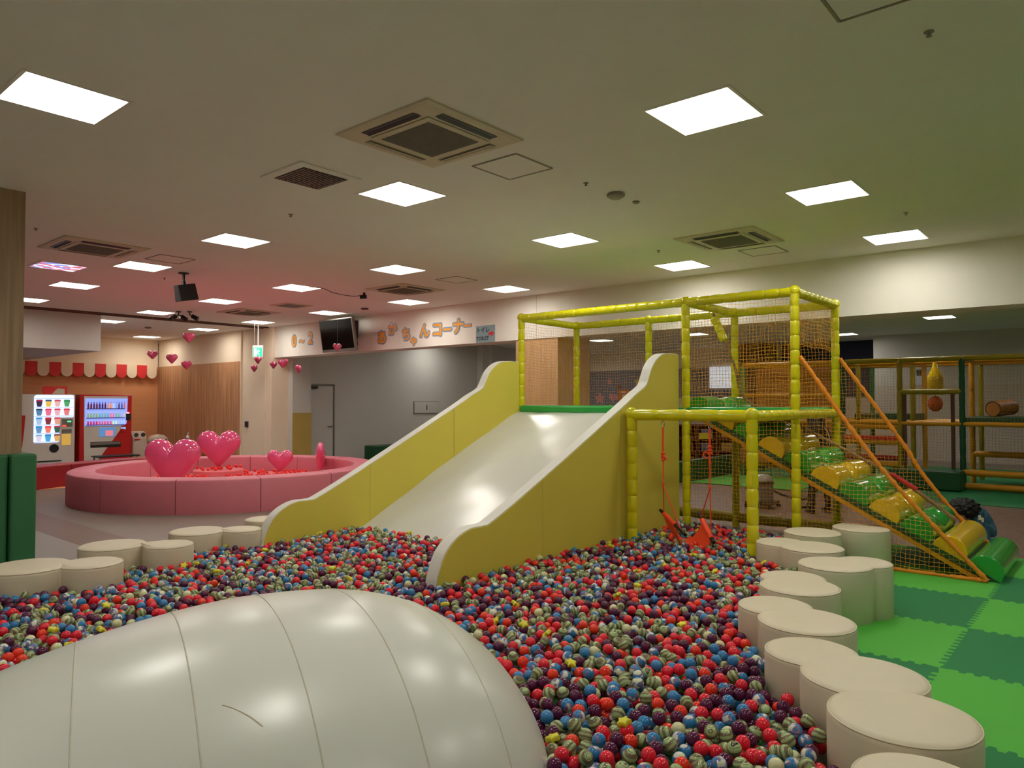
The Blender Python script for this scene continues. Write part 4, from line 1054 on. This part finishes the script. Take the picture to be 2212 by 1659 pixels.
# ice cream machine
VY = 20.5
v1 = empty('vending_machine', (6.3, VY+.4, 0), 'white ice cream vending machine with lit product panel', 'vending machine')
def vb(x0, x1, z0, z1, d0, d1, name, m, par, bev=0, off=(6.3, VY+.4)):
    b = MB(); b.box(x0-off[0], x1-off[0], VY-d1-off[1], VY-d0-off[1], z0, z1); return b.build(name, m, par, bevel=bev)
body = vb(5.55, 6.90, .03, 1.8, -.8, 0, 'body', M_['vendw'], v1, .02)
def rrect_poly(P, rad=.04): return P
pl = [(6.0, .60), (6.52, .60), (6.54, .62), (6.54, 1.22), (6.84, 1.22), (6.86, 1.25), (6.86, 1.76), (6.83, 1.78), (6.02, 1.78), (5.98, 1.74), (5.98, .63)]
b = MB(); b.prism([(p[0]-6.3, p[1]) for p in pl], 'y', -.4-.012, -.4); pn = b.build('product_panel', M_['vendp'], v1)
rowsz = [1.58, 1.36, 1.14, .93, .72]; cols = [6.09, 6.29, 6.49, 6.70]
tops = [['b02040', '205080', 'c04050', '208048'], ['303848', 'e04050', 'd03848', 'd03040'], ['3090d8', 'c83040', 'c84050'], ['2090d0', 'e84050', 'c02840'], ['80b0e0', '2888c8', '804858']]
bots = [['382848', 'e8c050', 'e8b8b8', '50a060'], ['5080b0', 'e87098', 'e8b0c0', 'e08080'], ['a8c8f0', '803038', 'e0a088'], ['6098c8', 'f08068', '306050'], ['e0d8f0', '48a8e0', 'd8a860']]
pm = {}
def pmat(c):
    if c not in pm: pm[c] = emis('print_'+c, c, .32)
    return pm[c]
for ri, zz in enumerate(rowsz):
    for ci in range(len(tops[ri])):
        xx = cols[ci]-.0; r = empty_ = None
        b = MB(); xo = xx-6.3
        b.prism([(xo-.045, zz-.09), (xo+.045, zz-.09), (xo+.07, zz+.045), (xo-.07, zz+.045)], 'y', -.416, -.412)
        b.prism([(xo-.075, zz+.045), (xo+.075, zz+.045), (xo+.06, zz+.085), (xo-.06, zz+.085)], 'y', -.416, -.412, 1)
        b.build('product_picture', [pmat(bots[ri][ci]), pmat(tops[ri][ci])], v1)
b = MB()
for zz in (1.475, 1.255, 1.04, .83, .62, 1.69): b.box(-.31, .25 if zz < 1.2 else .55, -.415, -.412, zz-.006, zz+.002)
b.build('shelf_line', pmat('6878c8'), v1)
b = MB(); b.tube([(.29-.16, -.4, .45), (.29-.16, -.415, .45)], .105, 24); b.build('delivery_flap', M_['black'], v1)
b = MB(); b.box(.30, .54, -.41, -.4, .98, 1.18); b.box(.30, .52, -.41, -.4, .82, .92); b.build('coin_panel', M_['silver'], v1)
b = MB(); b.box(.31, .39, -.415, -.41, .99, 1.02); b.build('red_display', emis('red_led', 'ff3020', 2), v1)
b = MB(); b.box(.42, .5, -.415, -.41, 1.10, 1.13); b.build('green_display', emis('green_led', '30e070', 1.5), v1)
b = MB(); b.box(.30, .50, -.406, -.4, .52, .8); b.build('leaflet', pmat('c8a048'), v1)
b = MB(); b.prism([(-.66, .9), (-.62, .5), (-.56, .5), (-.52, .9), (-.5, 1.28), (-.68, 1.28)], 'y', -.405, -.4); b.build('cone_decal', M_['red'], v1)
b = MB(); b.box(-.36, .3, -.41, -.4, .12, .15); b.build('slot', M_['black'], v1)
bn = MB(); bn.prism([(-.12, 1.8), (.42, 1.8), (.42, 2.0), (-.1, 2.0), (-.14, 1.92)], 'y', -.36, -.34); o = bn.build('top_banner', M_['awr'], v1)
bb2 = MB(); bb2.prism([(.08, 1.81), (.36, 1.81), (.36, 1.94), (.2, 1.95)], 'y', -.365, -.36); bb2.build('banner_picture', M_['acw'], v1)
# drinks machine
v2 = empty('vending_machine', (7.62, VY+.4, 0), 'red and white drinks vending machine with three lit bottle rows', 'vending machine')
of = (7.62, VY+.4)
vb(7.0, 8.28, .03, 1.8, -.75, 0, 'body', M_['red'], v2, .02, of)
b = MB(); b.prism([(p[0]-7.62, p[1]) for p in [(7.12, .05), (7.42, .05), (7.98, .86), (8.02, 1.0), (8.15, 1.06), (8.17, 1.76), (7.10, 1.76), (7.10, .95)]], 'y', -.408, -.4); b.build('white_front', M_['vendw'], v2)
b = MB(); b.prism([(p[0]-7.62, p[1]) for p in [(7.12, .99), (8.08, .99), (8.14, 1.04), (8.16, 1.70), (7.12, 1.70)]], 'y', -.415, -.408); b.build('lit_case', M_['vendp2'], v2)
for zz in (1.44, 1.20, 1.02):
    b = MB(); b.box(-.47, .46, -.44, -.415, zz-.02, zz); b.build('button_row', pmat('383050'), v2)
vb(7.26, 8.0, .42, .57, -.0, .012, 'pickup_tray', M_['glass'], v2, .0, of)
vb(7.27, 7.99, .49, .56, .012, .016, 'tray_flap', M_['silver'], v2, .0, of)
vb(7.46, 7.86, .70, .94, .012, .016, 'notice', pmat('5a88c0'), v2, 0, of)
vb(7.62, 7.8, .72, .86, .016, .02, 'notice_print', pmat('e08088'), v2, 0, of)
vb(8.0, 8.12, .88, .94, .012, .016, 'price_display', pmat('90b0e8'), v2, 0, of)
b = MB(); b.tube([(.42, -.41, .85), (.42, -.425, .85)], .05, 16); b.build('coin_return', M_['red'], v2)
vb(8.12, 8.24, 1.12, 1.3, 0, .03, 'card_reader', M_['dark'], v2, .005, of)
vb(8.14, 8.2, 1.3, 1.33, 0, .03, 'pink_lamp', emis('pink_led', 'ff7090', 3), v2, 0, of)
def bottle(name, h, c, capc, x, z, lab, grp):
    key = (h, c, capc)
    if key not in bottles:
        b = MB(); q = h/.17; b.lathe([(.02, 0), (.022, .005), (.022, .09*q), (.018, .11*q), (.008, .14*q), (.008, .15*q)], (0, 0, 0), 8); b.lathe([(.010, .15*q), (.010, .17*q)], (0, 0, 0), 8, 1)
        o = b.build(name, [pmat(c), pmat(capc)], None, smooth='auto'); bottles[key] = o
    else: o = bottles[key].copy(); COL.objects.link(o)
    o.location = (x, VY-.035, z); tag(o, lab, 'drink container', grp)
bottles = {}
rows = [(1.44, .17, ['601828']*4+['402050']*3+['e09050']*2+['b8c8f0', '90a0d0', '404868', '5060a0', 'd06060'], 'top'),
        (1.20, .15, ['88a868']*4+['70a8a0']*4+['e07898']*2+['78b088']*2+['b0a0f0', 'c0c8a0'], 'middle'),
        (1.02, .11, ['c02850']*4+['d85870']*5+['c8e8b0']*2+['a8c0f0']*3, 'bottom')]
for z0, hh, cs_, rn in rows:
    for i, c in enumerate(cs_):
        part = 'left' if i < 5 else ('middle' if i < 10 else 'right')
        bottle('drink_bottle', hh, c, 'c8d0ff' if rn != 'top' else '402848', 7.19+i*.068, z0, 'tiny drink bottle in the %s row of the red machine, %s part' % (rn, part), 'bottles %s row %s part' % (rn, part))
# table, bins, stand
r = empty('low_table', (7.6, 19.75, 0), 'low dark topped table in front of the red drinks machine', 'table')
b = MB(); b.box(-.5, .5, -.25, .25, .22, .25); b.build('table_top', M_['dark'], r)
for sx in (-.44, .44):
    for sy in (-.2, .2): b = MB(); b.tube([(sx, sy, 0), (sx, sy, .22)], .02, 8); b.build('leg', M_['silver'], r)
r = empty('recycling_bin', (8.6, 20.95, 0), 'pale bin with two black holes beside the drinks machine', 'bin')
b = MB(); b.box(-.19, .19, -.2, .2, 0, .62); b.build('body', M_['bin'], r, bevel=.03)
b = MB(); b.prism([(-.2, .62), (.2, .62), (.12, .8), (-.05, .8)], 'x', -.19, .19); b.build('lid', M_['bin'], r, bevel=.02)
for sx in (-.09, .09): b = MB(); b.tube([(sx, -.17, .70), (sx, -.2, .71)], .055, 16); b.build('opening', M_['black'], r)
b = MB(); b.box(-.15, .0, -.215, -.2, .56, .6); b.build('red_strip', M_['red'], r)
r = empty('waste_bin', (9.1, 20.8, 0), 'rounded pale waste bin in the corner by the wood panel', 'bin')
b = MB(); b.lathe([(.2, 0), (.23, .02), (.26, .5), (.27, .52), (.25, .6), (.16, .68), (.02, .7)], (0, 0, 0), 20); b.build('body', M_['bin'], r, smooth='auto')
for sx in (-.09, .09): b = MB(); b.box(sx-.05, sx+.05, -.262, -.225, .54, .58); b.build('opening', M_['dark'], r)
r = empty('wooden_stand', (9.5, 19.7, 0), 'small orange oak stand against the wood panelled wall', 'stand')
b = MB(); b.box(-.2, .2, -.3, .3, .5, .53); b.build('top', M_['oak'], r)
for sy in (-.28, .28): b = MB(); b.box(-.2, .2, sy-.015, sy+.015, 0, .5); b.build('side', M_['oak'], r)
b = MB(); b.box(.17, .19, -.27, .27, 0, .5); b.build('back', M_['oak'], r)
r = empty('pump_bottle', (9.45, 19.75, .53), 'white pump bottle standing on the small oak stand', 'bottle')
b = MB(); b.lathe([(.04, 0), (.045, .01), (.045, .12), (.02, .16), (.018, .18)], (0, 0, 0), 12); b.build('bottle', M_['lampf'], r, smooth='auto')
b = MB(); b.tube([(0, 0, .18), (0, 0, .23)], .012, 8); b.tube([(0, 0, .23), (0, -.06, .225)], .01, 8); b.build('pump', M_['lampf'], r)
b = MB(); b.lathe([(.046, .04), (.046, .09)], (0, 0, 0), 12); b.build('label_band', M_['bluew'], r)
# grey wall items
r = empty('wall_cover', (15.4, 16.6, 1.44), 'flat grey rectangular access cover on the grey wall behind the slide', 'wall cover')
b = MB(); b.box(-.5, .5, -.03, 0, -.17, .17); b.build('plate', M_['grayw'], r, bevel=.004)
b = MB(); b.box(-.52, .52, -.012, 0, -.19, .19); b.build('frame', M_['sprink'], r)
b = MB(); b.box(-.02, .02, -.045, -.03, -.08, .08); b.build('handle', M_['silver'], r)
b = MB(); b.box(12.55, 14.2, 15.5, 16.0, 0, .42); o = b.build('green_bench', M_['dgreen'], bevel=.03); tag(o, 'dark green padded bench low against the grey wall', 'bench')

# ------------------------------------------------------------------ far play frame at the right
fr = empty('far_climbing_frame', (16.6, 4.0, 0), 'long green and yellow padded climbing frame with netting beyond the beam', 'play structure')
Fo = (-16.6, -4.0, 0); ys_ = [6.5, 5.45, 4.42, 3.38, 2.35, 1.3, .25, -.8]; xs_ = [15.5, 16.6, 17.7]
pc = {(0, 0): 'lgreen', (0, 1): 'posto', (0, 2): 'dgreen', (0, 3): 'postd', (0, 4): 'dgreen', (0, 5): 'postg', (1, 1): 'postg', (1, 2): 'postd', (1, 3): 'postd', (1, 4): 'posto', (2, 2): 'postg', (2, 3): 'posto', (2, 4): 'postd', (1, 5): 'postd', (2, 5): 'posto'}
FT = 2.41
for i, x in enumerate(xs_):
    for j, y in enumerate(ys_):
        pad_tube((x, y, .01), (x, y, FT), 'post', M_[pc.get((i, j), ('posto', 'postg', 'postd')[(i+j) % 3])], fr, .05, .3, Fo, 10)
    for j in range(len(ys_)-1):
        pad_tube((x, ys_[j], FT), (x, ys_[j+1], FT), 'rail', M_['postd' if i == 0 and j > 1 else 'posto'], fr, .05, .3, Fo, 10)
        pad_tube((x, ys_[j], 1.2), (x, ys_[j+1], 1.2), 'rail', M_['posto'], fr, .045, .3, Fo, 10)
for j, y in enumerate(ys_):
    for i in range(2): pad_tube((xs_[i], y, FT), (xs_[i+1], y, FT), 'rail', M_['posto'], fr, .045, .3, Fo, 10)
pad_tube((15.5, 3.38, 1.8), (15.5, 2.35, 1.8), 'rail', M_['postd'], fr, .05, .3, Fo, 10)
pad_tube((15.5, 6.5, 1.75), (15.5, 4.42, 1.75), 'rail', M_['posto'], fr, .035, .3, Fo, 10)
for zz in (.32, .08): pad_tube((15.45, 2.35, zz), (15.45, -.8, zz), 'low_rail', M_['posto'], fr, .06, .5, Fo, 10)
for zz in (.6,): pad_tube((16.6, 2.35, zz), (16.6, -.8, zz), 'low_rail', M_['posto'], fr, .06, .5, Fo, 10)
pad_tube((15.45, 6.5, .28), (15.45, 4.42, .28), 'low_rail', M_['posto'], fr, .06, .5, Fo, 10)
pad_tube((15.45, 6.5, .62), (15.45, 5.6, .62), 'low_rail', M_['posto'], fr, .06, .5, Fo, 10)
b = MB(); b.box(15.55, 17.7, -.8, 2.35, 1.22, 1.32); b.box(16.6, 17.7, 3.38, 4.5, 1.22, 1.36); o = b.build('platform', M_['dgreen'], fr, bevel=.01); o.location = Fo
b = MB(); b.box(16.0, 16.04, 4.6, 6.4, .3, 2.35); o = b.build('wood_panel', M_['oak'], fr); o.location = Fo
b = MB(); b.box(15.2, 15.6, 5.5, 6.45, .33, .6); o = b.build('tan_panel', M_['oak'], fr); o.location = Fo
for k, (zz, c) in enumerate(((1.12, 'posto'), (.9, 'awr'), (.82, 'posto'), (.52, 'redv'), (.40, 'posto'), (.12, 'redv'))):
    pad_tube((15.5, 4.38, zz), (15.5, 3.42, zz), 'rung', M_['orr' if False else c], fr, .05, .5, Fo, 10)
b = MB(); b.box(14.9, 15.5, 2.3, 3.5, .02, .36); o = b.build('entrance_step', M_['dgreen'], fr, bevel=.03); o.location = Fo
for y_e in (3.3, 2.5):
    b = MB(); b.box(15.47, 15.53, y_e-.03, y_e+.03, .36, 1.75); o = b.build('door_jamb', M_['trim'], fr); o.location = Fo
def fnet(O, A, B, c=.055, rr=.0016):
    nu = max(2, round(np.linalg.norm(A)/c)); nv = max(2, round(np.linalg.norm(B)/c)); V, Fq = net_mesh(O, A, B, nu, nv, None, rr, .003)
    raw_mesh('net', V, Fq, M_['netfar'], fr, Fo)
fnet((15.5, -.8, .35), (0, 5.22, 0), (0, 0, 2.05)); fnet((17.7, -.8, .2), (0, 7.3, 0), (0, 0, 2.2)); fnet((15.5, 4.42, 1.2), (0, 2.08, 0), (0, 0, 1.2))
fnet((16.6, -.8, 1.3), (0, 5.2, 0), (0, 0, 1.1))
r = empty('punching_bag', (16.05, 2.88, 2.38), 'yellow bottle shaped foam bag with a green band hanging inside the far frame', 'punching bag')
b = MB(); b.lathe([(.03, 0), (.05, -.1), (.12, -.25), (.14, -.3), (.14, -.62), (.13, -.64)], (0, 0, 0), 20); b.build('bag', M_['rolly'], r, smooth='auto')
b = MB(); b.lathe([(.142, -.52), (.142, -.58)], (0, 0, 0), 20); b.build('band', M_['rollg'], r)
r = empty('foam_ball', (16.05, 2.88, 1.57), 'orange foam ball hanging under the yellow bag in the far frame', 'foam ball')
b = MB(); b.lathe([(.13*math.sin(t)+.001, -.13*math.cos(t)*1.15) for t in np.linspace(0, PI, 13)], (0, 0, 0), 18); b.build('ball', mat('orange_foam', 'e06828', .6), r, smooth=True)
b = MB(); b.tube([(0, 0, .14), (0, 0, .3)], .008, 6); b.build('cord', M_['trim'], r)
b = MB(); b.tube([(0, .02, 0), (.45, -.22, .04)], .15, 24, caps=False); b.tube([(0, .02, 0), (.45, -.22, .04)], .13, 24)
o = b.build('foam_barrel', M_['oak'], smooth='auto', loc=(16.25, 1.95, 1.47)); tag(o, 'brown and orange foam barrel lying on the far frame platform', 'foam barrel')
# shelf, low wall, stickers, board
b = MB(); b.box(12.75, 18.2, 6.8, 6.95, 0, .42); o = b.build('low_green_wall', M_['dgreen'], bevel=.02); tag(o, 'low dark green padded wall seen under the platform', 'padded wall')
r = empty('toy_shelf', (17.2, 7.9, 0), 'red brown wooden toy shelf with cubbies behind the low green wall', 'shelf', rz=math.radians(-49.6))
b = MB()
b.box(-1.0, 1.0, .3, .33, 0, 1.05)
for zz in (.02, .36, .7, 1.03): b.box(-1.0, 1.0, 0, .33, zz-.02, zz+.02)
for xx in (-1.0, -.5, 0, .5, 1.0): b.box(xx-.02, xx+.02, 0, .33, 0, 1.05)
b.build('shelf_frame', M_['shelf'], r)
bx_m = [mat('toy_'+c, c, .6) for c in ('8a4a38', '6a6a8a', 'b08848', '5a3028')]
for k in range(12):
    xx = -.88+(k % 4)*.5; zz = (.04, .38, .72)[k//4]; Wd = random.uniform(.2, .32)
    rot = math.radians(-49.6); X = 17.2+(xx+Wd/2)*math.cos(rot)-.15*math.sin(rot); Y = 7.9+(xx+Wd/2)*math.sin(rot)+.15*math.cos(rot)
    b = MB(); b.box(-Wd/2, Wd/2, -.11, .11, 0, .2); o = b.build('toy_box', bx_m[k % 4], loc=(X, Y, zz), bevel=.01); o.rotation_euler = (0, 0, rot)
    tag(o, '%s box in the %s row of the toy shelf, %s from left' % (('brown', 'grey blue', 'tan', 'dark brown')[k % 4], ('bottom', 'middle', 'top')[k//4], ('first', 'second', 'third', 'last')[k % 4]), 'box', 'boxes on the toy shelf')
b = MB(); b.box(-.15, .15, -.01, 0, -.07, .07); o = b.build('yellow_card', mat('yellow_card', 'd0c030', .6), loc=(16.55, 7.9, .78)); o.rotation_euler = (0, 0, math.radians(-49.6)); tag(o, 'small yellow card on the front of the toy shelf', 'card')
def poly_sticker(y, z, pts, s, m, name, label, cat='wall sticker'):
    b = MB(); b.prism([(-p[0]*s, p[1]*s) for p in pts], 'x', -.004, 0); o = b.build(name, m, loc=(24.095, y, z)); tag(o, label, cat)
starp = [(math.cos(a+PI/2)*(1 if k % 2 == 0 else .45), math.sin(a+PI/2)*(1 if k % 2 == 0 else .45)) for k, a in enumerate(np.linspace(0, 2*PI, 11)[:-1])]
blob = [(-1, .3), (-.6, .8), (-.2, .4), (.2, .6), (.9, .1), (.6, -.4), (.1, -.3), (-.1, -.9), (-.5, -.3)]
poly_sticker(15.95, 1.75, starp, .26, M_['pinks'], 'wall_sticker', 'pink star shaped sticker on the far blue wall, lower left')
poly_sticker(15.3, 1.78, blob, .24, M_['pinks'], 'wall_sticker', 'pink bird shaped sticker left of the orange poster')
poly_sticker(15.5, 2.4, starp, .14, M_['pinks'], 'wall_sticker', 'small pink sticker above the bird shape on the blue wall')
poly_sticker(14.25, 2.38, starp, .16, M_['yels'], 'wall_sticker', 'yellow star sticker right of the brown cone sticker')
poly_sticker(15.05, 2.18, [(-.7, .5), (.7, .5), (.5, 0), (0, -1), (-.5, 0)], .16, M_['shelf'], 'wall_sticker', 'brown cone shaped sticker above the orange poster')
poly_sticker(15.4, 1.42, blob, .14, M_['yels'], 'wall_sticker', 'yellow leaf sticker near the platform edge')
r = empty('orange_poster', (24.09, 14.85, 1.78), 'orange poster with white print on the far blue wall', 'poster')
b = MB(); b.box(-.01, 0, -.22, .22, -.3, .3); b.build('sheet', M_['poster'], r)
b = MB(); b.box(-.013, -.01, -.12, .12, .18, .23); b.box(-.013, -.01, -.08, .08, -.02, .03); b.box(-.013, -.01, -.05, .05, .03, .13); b.box(-.013, -.01, -.1, .1, -.14, -.06); b.box(-.013, -.01, -.15, .15, -.26, -.22); b.build('print', M_['lampf'], r)
r = empty('framed_picture', (24.09, 14.05, 1.8), 'dark framed picture right of the orange poster', 'picture')
b = MB(); b.box(-.02, 0, -.3, .3, -.25, .25); b.build('frame', M_['trim'], r); b = MB(); b.box(-.023, -.02, -.25, .25, -.2, .2); b.build('picture', M_['oak'], r)
b = MB(); b.box(24.04, 24.08, 10.3, 11.3, 2.1, 2.84); o = b.build('white_board', mat('pale_board_added_glow', 'e4ecfa', .4, emit=.25)); tag(o, 'pale blue white square board with added glow seen through the middle of the netting', 'board')  # board is no lamp; its brightness is put in as weak emission
r = empty('photo_sheet', (22.54, 4.35, 2.35), 'small black and white photo sheet on the far grey wall', 'poster')
b = MB(); b.box(-.01, 0, -.18, .18, -.26, .2); b.build('sheet', M_['board'], r); b = MB(); b.box(-.013, -.01, .02, .14, -.02, .15); b.box(-.013, -.01, -.14, -.04, -.22, -.08); b.build('print', M_['ink'], r)

# ------------------------------------------------------------------ vacuum cleaner, people
r = empty('vacuum_cleaner', (10.95, 4.30, 0), 'steel drum vacuum cleaner with black hose standing on the brown floor', 'vacuum cleaner')
b = MB(); b.lathe([(.15, .1), (.16, .11), (.16, .36), (.15, .37)], (0, 0, 0), 24); b.build('drum', M_['silver'], r, smooth='auto')
b = MB(); b.lathe([(.17, .36), (.175, .39), (.16, .40)], (0, 0, 0), 24); b.build('rim', M_['black'], r, smooth='auto')
b = MB(); b.lathe([(.14, .40), (.145, .42), (.13, .47), (.08, .5), (.01, .505)], (0, 0, 0), 24); b.build('motor_cover', mat('clear_grey_plastic', 'b8b4ac', .15), r, smooth='auto')
b = MB(); b.box(-.2, .2, -.2, .2, .05, .1); b.build('base_frame', M_['black'], r, bevel=.02)
for sx in (-.18, .18):
    for sy in (-.18, .18): b = MB(); b.tube([(sx-.015, sy, .03), (sx+.015, sy, .03)], .03, 10); b.build('wheel', M_['black'], r)
b = MB(); b.tube(smoothpath([(.12, -.12, .25), (.15, -.3, .18), (.1, -.55, .16), (.05, -.75, .25), (0, -.85, .5), (.02, -.9, .62)], 8), .018, 8); b.build('hose', M_['black'], r, smooth=True)
r2 = empty('vacuum_hose', (9.6, 3.4, 0), 'black cable lying on the floor under the cage', 'cable')
b = MB(); b.tube(smoothpath([(.25, .75, .02), (.0, .55, .03), (-.05, .3, .02), (-.02, 0, .02)], 8), .016, 8); b.build('cable', M_['black'], r2, smooth=True)
def skin_body(name, J, E, R, m, parent, root=0, sub=2):
    me = bpy.data.meshes.new(name); me.from_pydata(J, E, []); o = link(name, me, m, parent)
    md = o.modifiers.new('skin', 'SKIN'); md.use_smooth_shade = True
    sv = me.skin_vertices[0].data
    for i, q in enumerate(R): sv[i].radius = (q if isinstance(q, tuple) else (q, q)); sv[i].use_root = (i == root)
    s = o.modifiers.new('sub', 'SUBSURF'); s.levels = sub; s.render_levels = sub
    return o
pr = empty('person', (10.95, 3.45, 0), 'person in black clothes with long dark hair, standing bent over vacuuming beyond the ramp', 'person', rz=fc)
# local frame: x right in picture, y away, standing back to the camera, bowing a little
J = [(0, 0, .82), (0, .03, .98), (0, .07, 1.12), (0, .11, 1.22), (0, .13, 1.28), (0, .15, 1.36),
     (.09, 0, .76), (.11, .05, .45), (.12, .0, .08), (.13, .12, .04), (-.09, 0, .76), (-.12, -.02, .45), (-.15, -.1, .08), (-.16, .02, .04),
     (.15, .1, 1.17), (.20, .06, .95), (.17, .2, .78), (-.15, .1, 1.17), (-.20, .1, .95), (-.15, .28, .82)]
E = [(0, 1), (1, 2), (2, 3), (3, 4), (4, 5), (0, 6), (6, 7), (7, 8), (8, 9), (0, 10), (10, 11), (11, 12), (12, 13), (3, 14), (14, 15), (15, 16), (3, 17), (17, 18), (18, 19)]
R = [(.13, .10), (.12, .09), (.13, .10), (.12, .09), .05, .05, .085, .06, .042, .035, .085, .06, .042, .035, .055, .042, .032, .055, .042, .032]
skin_body('body', J, E, R, M_['cloth'], pr)
b = MB(); b.lathe([(.105*math.sin(t)+.001, -.12*math.cos(t)) for t in np.linspace(0, PI, 13)], (0, .17, 1.40), 18); b.build('head', M_['skin'], pr, smooth=True)
b = MB(); V = []
for i, (rr, zz, yy) in enumerate(((.02, 1.535, .15), (.09, 1.51, .15), (.12, 1.44, .145), (.125, 1.36, .135), (.12, 1.28, .11), (.11, 1.2, .07), (.07, 1.13, .04))):
    V += [(rr*math.cos(2*PI*j/20), yy+rr*.85*math.sin(2*PI*j/20)-.01, zz) for j in range(20)]
Fc = [(i*20+j, i*20+(j+1) % 20, (i+1)*20+(j+1) % 20, (i+1)*20+j) for i in range(6) for j in range(20)]+[tuple(range(19, -1, -1)), tuple(120+j for j in range(20))]
b.add(V, Fc); b.build('hair', M_['hair'], pr, smooth=True)
def hand(loc, parent, s=1.0, curl=.9, flip=1):
    J = [(0, 0, 0), (0, .01, -.045)]; E = [(0, 1)]; R = [.026, (.036, .016)]
    for k, (x0, L) in enumerate(((-.03, .062), (-.01, .072), (.01, .068), (.028, .054))):
        b0 = len(J); J += [(x0, .01, -.075), (x0, .01+L*.35, -.075-L*.45), (x0, .01+L*.85, -.075-L*.35)]; E += [(1, b0), (b0, b0+1), (b0+1, b0+2)]; R += [.011, .0095, .008]
    b0 = len(J); J += [(-.045*flip, .02, -.04), (-.055*flip, .05, -.06)]; E += [(1, b0), (b0, b0+1)]; R += [.012, .009]
    J = [tuple(c*s for c in j) for j in J]; R = [tuple(q*s for q in r_) if isinstance(r_, tuple) else r_*s for r_ in R]
    o = skin_body('hand', J, E, R, M_['skin'], parent, 1, 1); o.location = loc; return o
hand((.17, .22, .78), pr, .95); hand((-.15, .3, .82), pr, .95, flip=-1)
b = MB(); P = smoothpath([(.02, .03, 1.27), (.10, .0, 1.2), (.15, .02, 1.08), (.16, .05, .95)], 6); b.tube(P, .007, 6); b.build('apron_strap', M_['lampf'], pr, smooth=True)
for sx, sy in ((.13, .06), (-.16, -.04)):
    b = MB(); V = [(sx+a*.045*q, sy+yy, zz) for (yy, q) in ((-.09, .8), (.03, 1), (.13, .7)) for a in (-1, 1) for zz in (0, .07 if yy < .1 else .04)]
    b.add(V, [(0, 1, 3, 2), (4, 6, 2, 0)[::-1], (1, 5, 7, 3)[::-1], (0, 4, 5, 1)[::-1], (2, 3, 7, 6)[::-1], (4, 8, 9, 5)[::-1], (6, 7, 11, 10)[::-1], (5, 9, 11, 7)[::-1], (4, 6, 10, 8), (8, 10, 11, 9)])
    b.build('shoe', M_['black'], pr, bevel=.01, smooth=True)
b = MB(); b.tube([(-.02, .42, .0), (0, .36, .4), (.1, .24, .76)], .013, 8); b.tube([(-.14, .44, .015), (.1, .44, .015)], .02, 8); o = b.build('wand', M_['black']); o.parent = None
o.name = 'vacuum_wand'; o.location = pr.location; o.rotation_euler = pr.rotation_euler; tag(o, 'black vacuum wand held by the person in black', 'vacuum wand')
# crouching person with curly black hair behind the lowest rolls
kd = empty('person', (9.36, 1.38, 0), 'person with bushy black hair and blue top crouching low beyond the ramp foot', 'person', rz=fc)
J = [(.30, .05, .22), (.26, .05, .32), (.18, .04, .36), (.08, .02, .37), (.02, 0, .37), (-.02, -.02, .37),
     (.3, .12, .17), (.12, .18, .30), (.2, .2, .06), (.12, .2, .04), (.32, -.04, .17), (.14, -.08, .28), (.24, -.1, .06), (.16, -.12, .04), (.1, .12, .3), (.02, .16, .16), (-.05, .12, .07), (.1, -.1, .3), (.02, -.14, .16), (-.05, -.1, .07)]
E = [(0, 1), (1, 2), (2, 3), (3, 4), (4, 5), (0, 6), (6, 7), (7, 8), (8, 9), (0, 10), (10, 11), (11, 12), (12, 13), (3, 14), (14, 15), (15, 16), (3, 17), (17, 18), (18, 19)]
R = [.11, .11, .11, .09, .045, .04, .07, .05, .035, .03, .07, .05, .035, .03, .045, .035, .027, .045, .035, .027]
J = [(p[0]*.68, p[1], p[2]) for p in J]
skin_body('body', J, E, R, M_['bcloth'], kd)
b = MB(); b.lathe([(.09*math.sin(t)+.001, -.1*math.cos(t)) for t in np.linspace(0, PI, 13)], (-.06, -.02, .40), 16); b.build('head', M_['skin'], kd, smooth=True)
V4, F4 = ico(5)
nz = np.array([.55*math.sin(7*v[0]+2)*math.sin(8*v[1])*math.sin(9*v[2]+1)+.45*math.sin(17*v[0])*math.sin(19*v[1]+1)*math.sin(18*v[2])+.35*math.sin(41*v[0]+v[2]*9)*math.sin(43*v[1]+1)*math.sin(39*v[2]) for v in V4])
Vh = V4*(1+.22*nz)[:, None]*np.array([.155, .14, .115])+np.array([-.045, .0, .43])
raw_mesh('hair', Vh, F4, M_['hair'], kd, None, True)
for q in ((.03, -.15, .36), (.065, -.14, .335)):
    b = MB(); b.box(q[0]-.013, q[0]+.013, q[1]-.012, q[1]+.012, q[2]-.03, q[2]+.02); o = b.build('hair_clip', M_['wclip'], kd, bevel=.006)
hand((-.05, .12, .09), kd, .8); hand((-.05, -.1, .09), kd, .8, flip=-1)
